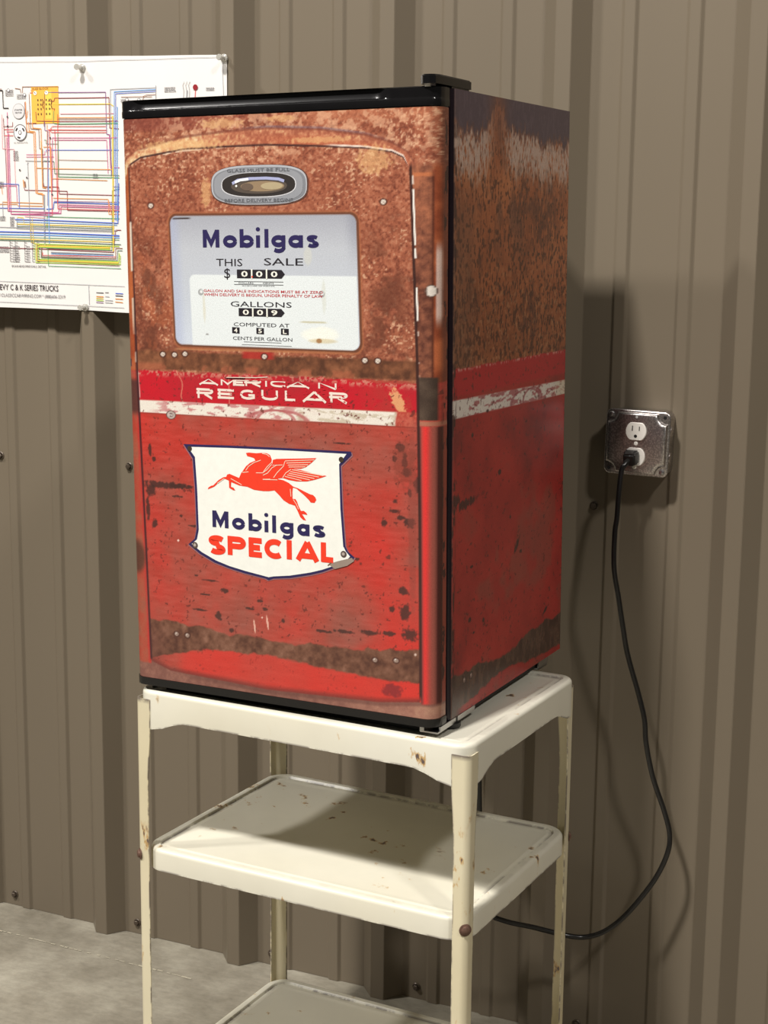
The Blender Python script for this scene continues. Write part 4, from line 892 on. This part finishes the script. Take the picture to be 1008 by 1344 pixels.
WIRES=[
(7,1.1,[(230.2,430.4),(359.0,427.3),(359.7,353.8),(366.3,352.4),(369.6,280.9)]),
(2,1.1,[(231.4,414.7),(245.1,414.4),(247.0,419.7),(366.2,417.8),(366.6,364.4),(386.3,362.7)]),
(4,1.3,[(241.5,409.0),(369.2,406.4),(377.4,401.6)]),
(13,1.2,[(258.1,391.7),(377.1,389.6)]),
(3,1.1,[(251.0,385.0),(375.3,382.6)]),
(12,0.9,[(250.9,381.9),(360.3,379.9)]),
(2,1.1,[(204.4,379.9),(254.2,378.2),(385.0,376.1)]),
(5,1.2,[(243.9,375.0),(257.5,373.6),(384.9,372.1)]),
(1,1.0,[(234.9,364.3),(240.3,369.6),(358.4,367.3)]),
(1,1.1,[(229.7,363.7),(359.9,360.5)]),
(1,1.0,[(234.9,362.9),(238.2,358.7),(359.8,356.5)]),
(8,1.0,[(236.5,254.3),(239.6,349.1),(382.7,346.7)]),
(8,1.0,[(242.9,345.0),(359.4,343.1),(361.3,283.7)]),
(6,1.0,[(225.0,323.3),(225.1,327.4),(385.5,325.2)]),
(9,0.9,[(367.8,278.2),(369.8,431.7),(465.6,432.1)]),
(10,1.2,[(374.6,280.9),(378.0,427.5),(465.6,428.9)]),
(6,1.0,[(376.0,199.4),(381.2,424.0),(465.5,425.6)]),
(10,1.6,[(379.3,199.4),(383.9,401.4)]),
(4,2.6,[(373.7,385.7),(369.7,144.6)]),
(8,1.0,[(365.5,353.7),(366.6,294.5),(386.5,294.3)]),
(12,0.8,[(252.1,309.3),(360.2,306.7)]),
(3,1.1,[(201.4,295.3),(251.6,293.5),(369.8,291.1)]),
(14,0.9,[(219.3,308.3),(241.7,306.6),(242.7,284.6),(386.1,280.4)]),
(5,1.1,[(251.9,357.1),(251.1,279.0),(386.0,276.4)]),
(3,1.0,[(237.2,275.7),(359.4,271.5)]),
(2,1.0,[(216.2,268.2),(217.7,261.3),(250.6,260.4),(251.9,248.0),(385.3,245.0)]),
(2,1.0,[(170.4,261.5),(171.9,255.2),(269.2,252.8),(269.0,218.3),(384.7,216.5)]),
(3,1.0,[(237.8,240.4),(360.2,238.2),(361.2,211.6),(384.6,211.7)]),
(7,0.9,[(239.4,234.9),(385.1,232.8)]),
(6,1.2,[(221.5,220.3),(237.2,221.0),(239.3,232.8),(383.3,229.4)]),
(8,1.1,[(133.2,216.6),(249.1,214.1),(251.3,228.6),(384.9,225.3)]),
(8,1.2,[(138.4,211.0),(254.2,212.7),(254.6,225.2),(384.8,222.2)]),
(1,1.0,[(252.9,391.1),(247.6,221.0),(384.7,218.5)]),
(5,1.0,[(222.1,184.7),(222.8,206.4),(384.4,203.5)]),
(6,1.4,[(146.9,201.1),(220.9,200.1),(380.9,195.4),(384.2,267.3)]),
(10,1.1,[(150.3,197.2),(379.2,192.2)]),
(4,1.3,[(150.1,192.7),(367.4,188.7)]),
(14,1.0,[(150.0,188.4),(220.5,188.2),(370.6,185.0)]),
(9,1.0,[(110.5,186.8),(220.4,184.7),(378.9,182.0)]),
(9,0.8,[(149.8,184.2),(370.5,179.6)]),
(6,1.7,[(110.2,178.3),(220.1,177.0),(383.7,173.1)]),
(10,1.7,[(110.0,173.3),(220.0,172.8),(383.6,169.4)]),
(5,0.9,[(109.8,169.0),(383.5,165.3)]),
(4,1.2,[(109.7,165.4),(370.1,161.7)]),
(14,1.1,[(109.5,162.6),(219.6,160.9),(386.7,157.1)]),
(11,1.5,[(196.6,156.4),(383.3,153.9)]),
(4,2.2,[(200.0,152.9),(363.1,150.9)]),
(11,1.6,[(199.9,150.8),(363.1,147.9)]),
(14,1.0,[(219.2,148.9),(366.4,146.6),(369.8,253.8),(385.6,256.5)]),
(2,1.1,[(109.0,148.3),(215.6,146.8),(369.7,143.2),(371.7,159.7),(375.6,183.0),(387.3,183.1)]),
(12,1.1,[(208.7,149.5),(208.1,132.6),(374.4,131.6),(374.8,150.1),(389.9,150.3)]),
(1,0.9,[(210.2,141.1),(210.0,135.5),(374.5,135.0)]),
(14,1.0,[(206.9,149.5),(206.3,131.2),(377.7,128.2),(378.9,146.1),(389.8,146.2)]),
(11,1.6,[(200.1,155.0),(200.9,128.3),(381.0,125.9),(382.2,142.0)]),
(4,1.8,[(196.7,157.8),(196.4,125.4),(380.9,124.1)]),
(11,1.3,[(193.2,159.2),(193.7,121.8),(384.2,121.4),(384.6,137.9)]),
(5,0.9,[(222.7,149.7),(223.3,115.9),(385.7,113.8)]),
(12,0.8,[(237.5,121.8),(382.5,118.6)]),
(9,1.6,[(229.4,141.3),(369.6,139.1)]),
(10,1.0,[(229.3,138.5),(369.5,136.3)]),
(2,1.0,[(127.4,387.1),(130.0,317.6),(131.4,216.6),(249.1,214.1)]),
(8,1.1,[(136.7,397.9),(135.0,216.6)]),
(8,1.1,[(138.8,359.2),(138.4,211.0),(235.1,208.5)]),
(13,1.0,[(124.2,394.1),(123.5,331.6),(150.0,329.9),(151.0,261.6)]),
(2,0.9,[(126.8,371.9),(148.1,371.5),(148.4,379.7)]),
(1,1.0,[(128.4,366.3),(149.6,365.9)]),
(1,1.0,[(133.6,362.0),(149.5,361.8)]),
(1,1.0,[(128.0,355.2),(149.2,354.8)]),
(13,2.0,[(133.2,352.3),(133.2,216.6)]),
(3,1.2,[(179.5,416.1),(181.0,361.2),(196.7,358.8),(198.1,250.2),(213.8,248.8),(214.8,226.5)]),
(3,1.3,[(185.2,379.0),(186.3,362.4),(200.2,360.8),(201.6,248.8),(218.9,246.0)]),
(3,1.3,[(193.8,377.4),(195.2,367.8),(214.3,366.0),(214.2,259.9),(222.8,258.5)]),
(12,1.0,[(188.7,429.5),(190.0,366.5),(209.0,364.8),(209.6,330.4),(216.5,328.9),(215.9,261.3),(233.3,259.8)]),
(3,1.0,[(184.2,399.6),(181.9,385.9)]),
(1,1.0,[(190.5,430.8),(200.9,430.5)]),
(2,1.0,[(177.8,414.8),(179.8,376.3),(204.2,375.8)]),
(3,1.2,[(199.3,434.7),(192.4,434.9)]),
(7,1.0,[(223.3,378.2),(222.8,363.1),(229.7,361.6),(225.2,226.5)]),
(13,1.4,[(233.2,364.3),(235.1,209.9)]),
(1,1.2,[(233.2,364.3),(234.8,254.3),(235.1,209.9)]),
(3,1.6,[(235.6,332.8),(234.8,254.3)]),
(1,0.9,[(245.2,364.1),(247.6,221.0)]),
(14,0.8,[(220.5,345.4),(225.7,345.3),(225.5,338.4),(251.3,338.0),(251.4,288.7)]),
(9,1.0,[(180.8,305.9),(182.6,159.1)]),
(9,2.6,[(217.2,247.4),(215.7,149.6)]),
(12,1.0,[(221.3,370.0),(225.1,432.6)]),
(10,1.4,[(228.4,323.3),(226.4,156.7)]),
(4,1.2,[(213.5,344.1),(214.2,259.9)]),
(3,1.0,[(218.4,333.0),(235.6,332.8)]),
(8,0.9,[(177.8,319.8),(221.4,319.2),(221.6,326.1)]),
(8,0.9,[(177.7,315.6),(241.9,314.9)]),
(9,1.0,[(175.6,308.7),(241.7,306.6)]),
(9,0.8,[(182.6,305.9),(178.9,301.8)]),
(0,1.4,[(120.6,437.0),(127.7,436.8),(128.2,405.0),(140.5,404.7)]),
(12,0.9,[(120.7,439.7),(126.0,439.6)]),
(6,1.1,[(113.8,267.3),(158.2,265.7),(158.3,222.3)]),
(8,1.0,[(113.6,263.1),(152.8,262.9),(153.4,233.5)]),
(3,1.0,[(113.5,260.3),(118.8,260.3),(120.1,247.6)]),
(3,1.1,[(119.6,233.5),(213.2,230.7)]),
(3,1.1,[(112.2,229.3),(153.3,229.3),(155.0,226.5),(213.0,225.8)]),
(6,1.1,[(111.9,222.2),(218.1,221.0)]),
(9,1.0,[(119.6,233.5),(120.2,205.3)]),
(4,1.0,[(184.0,198.5),(184.4,159.1),(201.8,155.1)]),
(4,1.0,[(187.7,204.1),(189.6,156.3)]),
(11,0.8,[(189.6,156.3),(190.3,128.1)]),
(4,1.0,[(152.4,205.4),(166.6,204.7),(167.9,194.2)]),
(9,1.0,[(152.4,204.7),(151.6,185.6)]),
(13,1.0,[(170.2,206.9),(217.5,204.2)]),
(12,1.0,[(156.0,440.0),(168.1,438.3),(169.6,431.4)]),
(12,1.0,[(173.1,431.3),(173.5,442.2),(256.2,439.7)]),
(3,1.0,[(228.4,374.0),(225.6,237.7)]),
(5,1.0,[(244.6,396.7),(242.2,375.0)]),
(2,1.0,[(203.2,396.4),(204.4,381.3)]),
(2,0.9,[(244.6,396.7),(246.4,400.8),(236.1,401.0)]),
(4,1.2,[(239.7,406.4),(239.4,396.9)]),
(9,1.0,[(370.8,260.6),(385.7,260.6)]),
(3,1.2,[(360.2,237.6),(367.9,208.9)]),
(9,0.9,[(465.7,436.0),(465.3,412.5)]),
(12,0.9,[(392.5,417.8),(438.0,417.2),(446.2,420.2),(465.4,420.3)]),
(12,0.9,[(437.9,410.6),(439.7,417.1),(457.4,416.6)]),
(9,0.8,[(532.1,426.2),(531.9,410.7)]),
(1,1.2,[(548.6,427.1),(547.6,410.3)]),
(12,2.4,[(172.5,271.2),(173.9,260.1)]),
(3,1.8,[(169.1,274.0),(170.4,260.1)]),
(0,1.0,[(329.0,69.0),(346.0,68.8)]),
(0,0.9,[(349.4,69.5),(357.8,69.7)]),
(3,1.3,[(328.8,62.0),(345.8,61.9)]),
(9,0.9,[(349.2,62.5),(359.3,62.3)]),
(11,1.3,[(328.6,55.0),(345.6,54.6)]),
(9,0.9,[(349.0,55.5),(367.6,55.3)]),
(9,0.9,[(348.9,51.4),(367.5,51.0)]),
(7,1.0,[(328.5,51.1),(345.5,50.8)]),
(6,1.3,[(373.0,68.7),(389.7,68.4)]),
(0,1.1,[(372.9,64.5),(389.6,64.2)]),
(3,1.3,[(372.7,58.9),(389.5,58.5)]),
(3,1.2,[(372.6,53.4),(389.4,52.4)]),
(4,1.2,[(328.7,58.5),(345.7,58.4)]),
(9,0.7,[(106.4,85.3),(393.4,81.6)]),
(9,0.9,[(312.3,82.6),(312.7,46.2)]),
(9,0.7,[(104.9,46.3),(392.5,42.8)]),
(9,0.6,[(122.6,488.3),(286.3,483.0),(597.8,479.3)]),
(9,0.7,[(602.4,477.8),(604.9,408.7)]),
]
k = Ink()
def cut(p):
    out = [p[0]]
    for a, b_ in zip(p, p[1:]):
        L = math.hypot(b_[0]-a[0], b_[1]-a[1]); m_ = max(1, int(L/14))
        out += [(a[0]+(b_[0]-a[0])*i/m_, a[1]+(b_[1]-a[1])*i/m_) for i in range(1, m_+1)]
    return out
# fuse block
for i in range(8):
    y0_ = 375+66.2*i/8; k.strip([(193.5, y0_+4.1), (209, y0_+4.1), (224, y0_+4.1), (239, y0_+4.1), (255, y0_+4.1)], 8.4, rgb(250, 190, 84), -.25)
    if 0 < i < 7: k.strip([(226, y0_+4.1), (233, y0_+4.1), (240, y0_+4.1)], 8.4, rgb(250, 212, 96), -.12)
for i, (c_, wd, p_) in enumerate(WIRES): k.strip(cut(p_), wd*1.1, WC[c_], .05+.012*(i % 12))
kk = rgb(60, 52, 56); gy = rgb(120, 116, 120)
for x, y in ((203, 430), (229, 430)): k.ell(x, y, 4, 3.6, rgb(250, 246, 238), .4, 14); k.strip([(x-2, y+2), (x+1, y-1)], 1.2, kk, .5)
for x in (209, 216, 228, 235):
    for y in (419, 411, 403, 394): k.strip([(x, y), (x, y-3.5)], 2., kk, .4, False)
for x in (219, 238): k.strip([(x, 419), (x+2.5, 414), (x+.5, 408), (x+2.5, 402)], 1.5, rgb(90, 40, 44), .42)
k.text('FUSE BLOCK', 197, 435.6, 234, 439.6, rgb(150, 104, 70), .3)
# starter motor and alternator
k.ell(163.2, 398.6, 14, 14.2, rgb(160, 158, 160), .2, 30); k.ell(163.2, 398.6, 13, 13.2, rgb(222, 220, 220), .45, 30); k.text('STARTER', 154, 399.4, 172.6, 402.4, kk, 1.); k.text('MOTOR', 156, 394.4, 171, 397.4, kk, 1.)
k.ell(165.5, 360, 15.5, 15.2, gy, .2, 32); k.ell(165.5, 360, 13.6, 13.4, rgb(244, 242, 240), .45, 32)
for a0 in (35, 145, 255):
    k.strip([(165.5+9.8*math.cos(math.radians(a)), 360+9.6*math.sin(math.radians(a))) for a in range(a0-22, a0+23, 8)], 3., kk, 1.)
k.ell(165.5, 360, 4, 4, gy, 1., 18); k.ell(165.5, 360, 2.6, 2.6, rgb(244, 242, 240), 1.15, 16)
k.text('ALTERNATOR', 150, 340.6, 182, 343.4, gy, .3)
k.text('BULKHEAD/FIREWALL DETAIL', 137, 112.6, 218, 116.6, kk, .3)
k.text('CHEVY C & K SERIES TRUCKS', 91, 69.4, 244.8, 80.4, kk, .3, .006)
k.text('WWW.CLASSICCARWIRING.COM * (888)606-5319', 84, 56.4, 260, 62.8, gy, .3)
def tiny(x, y, w_, rows_, c_=gy, seed=0, dy=3.2):
    r_ = random.Random(seed+int(x*7+y)); 
    for i in range(rows_):
        a = x
        while a < x+w_-1: b_ = min(x+w_, a+r_.uniform(1.0, 2.6)); k.strip([(a, y-i*dy), (b_, y-i*dy)], 1.5, c_, .3); a = b_+r_.uniform(.5, 1.)
tiny(134, 437, 18, 4, gy); tiny(160, 428, 22, 3, gy); tiny(484, 431, 24, 3); tiny(570, 428, 16, 2); tiny(327, 283, 12, 3); tiny(392, 413, 12, 2); tiny(148, 326, 12, 6); tiny(136, 205, 10, 7, gy, 3, 2.6); tiny(108, 150, 24, 4, gy); tiny(108, 270, 16, 4); tiny(108, 206, 18, 3, gy)
for x in (134, 146, 168, 186, 198):
    for y in range(123, 160, 5): k.strip([(x, y), (x+6, y)], .7, kk, .3); k.strip([(x, y), (x, y+4)], .7, kk, .3)
tiny(140, 151, 16, 8, gy, 1, 4); tiny(172, 151, 9, 8, gy, 2, 4)
for x, y in ((141, 437), (405, 413), (430, 412), (178, 428)): k.ell(x, y, 3.4, 3., gy, .3, 14); k.ell(x, y, 2.4, 2.1, rgb(244, 242, 240), .4, 14)
for x, y in ((548.6, 430.),): k.ell(x, y, 5, 5, rgb(150, 40, 48), .3, 18)
for x in (524, 530, 536):
    k.strip([(x, 412), (x+1, 424), (x-1, 434), (x+2, 440)], .7, gy, .3)
for x, y in ((235, 349), (137, 389), (137, 372), (162, 292), (178, 278), (236, 247)): k.ell(x, y, 1.8, 1.8, kk, .5, 12)
k.build('diagram_print', rel(on_poster), poster)

# clear push pins that hold the sheet
pb = bmesh.new(); lathe(pb, [(0, 0), (.0068, 0), (.0072, .0012), (.0066, .0026), (.0042, .0040), (.0034, .0085), (.0036, .0125), (.0050, .0150), (.0054, .0175), (.0048, .0190), (0, .0192)], TOROOM, 26)
pm_ = frombm(pb, 'push_pin')
for i, ((x, z), lab) in enumerate((((-.9015, 1.6715), 'clear push pin on the top edge of the poster, left of its corner pin'), ((-.6035, 1.6772), 'clear push pin at the top right corner of the poster'), ((-.9060, 1.2412), 'clear push pin on the bottom edge of the poster'))):
    o = obj('push_pin', pm_, MT['clear'] if i == 0 else None, None, smooth=.6 if i == 0 else None)
    px, pz = (x-PXO)*1000, (z-PZO)*1000
    o.location = (x, YP+pdepth(px, pz)-.0008, z); tag(o, lab, 'push pin', 'push pins holding the wiring poster')

# ------------------------------------------------------------ outlet box
OX, OZ, OR = .1560, 1.0570, -.0230
outlet = empty('outlet_box', (OX, 0, OZ), 'square galvanised outlet box with white duplex socket on wall right of refrigerator', 'outlet')
outlet.rotation_euler = (0, -OR, 0)
def rsq(h, r, n=6):
    out = []
    for cx, cy, a0 in ((h-r, -h+r, -90), (h-r, h-r, 0), (-h+r, h-r, 90), (-h+r, -h+r, 180)):
        out += [(cx+r*math.cos(math.radians(a0+90*i/n)), cy+r*math.sin(math.radians(a0+90*i/n))) for i in range(n+1)]
    return out
def loft(levels, cap=True):
    """levels: list of (y, outline of x,z) with equal counts"""
    b = bmesh.new(); R_ = [[b.verts.new((x, y, z)) for x, z in L] for y, L in levels]; n = len(R_[0])
    for a, c in zip(R_, R_[1:]):
        for i in range(n): j = (i+1) % n; b.faces.new((a[i], a[j], c[j], c[i]))
    if cap: b.faces.new(R_[0][::-1]); b.faces.new(R_[-1])
    return b
YB0, YB1 = -.0045, -.036
b = loft([(YB0, rsq(.0505, .012)), (YB1, rsq(.0505, .012))])
for z in (.02, -.022): lathe(b, [(0, 0), (.0095, 0), (.0095, .0012), (.0085, .0016), (0, .0016)], Matrix.Translation((.0500, -.020, z)) @ Matrix.Rotation(math.pi/2, 4, 'Y'), 20)
obj('box_body', frombm(b, 'box_body'), MT['galv'], outlet, smooth=.6)
# raised cover: flat flange, corners cut in by ears, raised centre field
def cov(h, cut_, r=.004, n=5):
    """square whose four corners are scooped inward by radius cut_"""
    out = []
    for sx_, sz_, a0 in ((1, -1, 180), (1, 1, 270), (-1, 1, 0), (-1, -1, 90)):
        cx_, cz_ = sx_*h, sz_*h
        out += [(cx_+cut_*math.cos(math.radians(a0-90*i/n)), cz_+cut_*math.sin(math.radians(a0-90*i/n))) for i in range(n+1)]
    return out
b = loft([(YB1, rsq(.0520, .010)), (YB1-.0035, rsq(.0522, .0102)), (YB1-.0045, rsq(.0514, .0095)), (YB1-.0050, rsq(.0500, .0085))])
cover = obj('cover', frombm(b, 'cover'), MT['galv'], outlet, smooth=.6)
b = loft([(YB1-.0045, cov(.0485, .0150)), (YB1-.0090, cov(.0478, .0158)), (YB1-.0112, cov(.0466, .0164)), (YB1-.0118, cov(.0445, .0166))])
obj('raised_field', frombm(b, 'raised_field'), MT['galv'], cover, smooth=.9)
YF = YB1-.0118
for (sx_, sz_) in ((-1, 1), (1, -1)):
    b = bmesh.new(); lathe(b, [(.0, 0), (.0046, 0), (.0046, .0014), (.0034, .0030), (0, .0036)], Matrix.Translation((sx_*.0435, YB1-.0050, sz_*.0435)) @ TOROOM, 18)
    obj('cover_screw', frombm(b, 'cover_screw'), MT['zinc'], cover, smooth=.6)
for (sx_, sz_) in ((1, 1), (-1, -1)):
    b = bmesh.new(); lathe(b, [(0, 0), (.0028, 0), (.0028, .0003), (0, .0003)], Matrix.Translation((sx_*.0435, YB1-.0050, sz_*.0435)) @ TOROOM, 16)
    obj('screw_hole', frombm(b, 'screw_hole'), MT['hole'], cover)
for z in (.0128, -.0128-.001):
    # receptacle face: circle with flat top and bottom
    pts = []
    R0 = .0168; fl = .0140
    for i in range(48):
        a = 2*math.pi*i/48; pts.append((R0*math.cos(a), max(-fl, min(fl, R0*math.sin(a)))))
    zc = z*1.52
    b = loft([(YF+.002, [(x, q+zc) for x, q in pts]), (YF-.0022, [(x, q+zc) for x, q in pts]), (YF-.0032, [(x*.955, q*.955+zc) for x, q in pts])])
    rf = obj('receptacle', frombm(b, 'receptacle'), MT['ivory'], outlet, smooth=.6)
    b = bmesh.new(); box(b, -.0064, -.0049, YF-.0035, YF-.003, zc+.0008, zc+.0088); box(b, .0049, .0063, YF-.0035, YF-.003, zc+.0014, zc+.0082)
    lathe(b, [(0, .0030), (.0026, .0030), (.0026, .0035), (0, .0035)], Matrix.Translation((0, YF, zc-.0075)) @ TOROOM, 14)
    obj('slots', frombm(b, 'slots'), MT['hole'], rf)
for z in (0, -.0375):
    b = bmesh.new(); lathe(b, [(0, 0), (.0034, 0), (.0034, .0008), (.0026, .0016), (0, .0018)], Matrix.Translation((.0005, YF, z)) @ TOROOM, 16)
    obj('face_screw', frombm(b, 'face_screw'), MT['ivory'], cover, smooth=.6)
b = Ink(); b.ell(-.5, 42.3, 2.6, 2.6, rgb(120, 116, 114), 0, 14); b.ell(-.5, 42.3, 1.8, 1.8, rgb(210, 206, 204), .1, 14); b.text('UL', -1.6, 41.4, .6, 43.2, rgb(120, 116, 114), .2); b.text('CW', 3.2, 41.0, 8.2, 44.0, rgb(120, 116, 114), 0)
b.build('stamped_mark', lambda x, y, h: (x/1000, YF-.0002-h/1000, y/1000), cover)

# ------------------------------------------------------------ power cord
cord = empty('power_cord', (OX-.0, -.08, OZ-.02), 'black power cord hanging from the outlet and looping back behind the cart', 'cord')
co0 = Vector(cord.location)
Rm = Matrix.Rotation(-OR, 3, 'Y')
pc = Vector((OX, 0, OZ))+Rm @ Vector((-.0035, 0, -.0212))      # centre of the lower receptacle
def cp(x, y, z): return Vector((x, y, z))-co0
b = bmesh.new()
box(b, -.0125, .0125, -.020, 0, -.0115, .0115, .0028, 3)
for v_ in b.verts:
    t = max(0, -v_.co.y/.02); v_.co.x *= 1-.28*t; v_.co.z = v_.co.z*(1-.22*t)-.004*t*t
plug_me = frombm(b, 'plug'); plug = obj('plug', plug_me, MT['cable'], cord, smooth=.6); plug.location = cp(pc.x, YF-.0034, pc.z)
pts = [(pc.x-.001, YF-.018, pc.z-.004), (pc.x-.004, YF-.028, pc.z-.010), (.1440, -.080, 1.016), (.1439, -.09, .9789), (.1440, -.095, .9432), (.1424, -.098, .9191), (.1438, -.1, .8644), (.1517, -.095, .8148), (.1596, -.09, .7648), (.1674, -.085, .7207), (.1859, -.08, .6587), (.1977, -.08, .616), (.2018, -.08, .5783), (.214, -.075, .5209), (.2339, -.07, .4645), (.2443, -.07, .4273), (.2432, -.075, .3964), (.2286, -.08, .3562), (.2051, -.09, .3161), (.1774, -.1, .2788), (.149, -.11, .2544), (.120, -.12, .2445), (.092, -.135, .249), (.0442, -.145, .256), (-.0075, -.15, .2594), (-.0349, -.15, .2713), (-.0499, -.15, .3315), (-.0553, -.15, .4503), (-.0584, -.15, .5286), (-.0632, -.15, .6188), (-.07, -.155, .70), (-.08, -.165, .76), (-.085, -.195, .80)]
S2 = [cp(*p_) for p_ in sample(pts, 7)]
b = bmesh.new(); tube(b, S2, lambda t: .0042 if t > .03 else .0042+.0022*(1-t/.03), 12)
obj('cable', frombm(b, 'cable'), MT['cable'], cord, smooth=3.2)
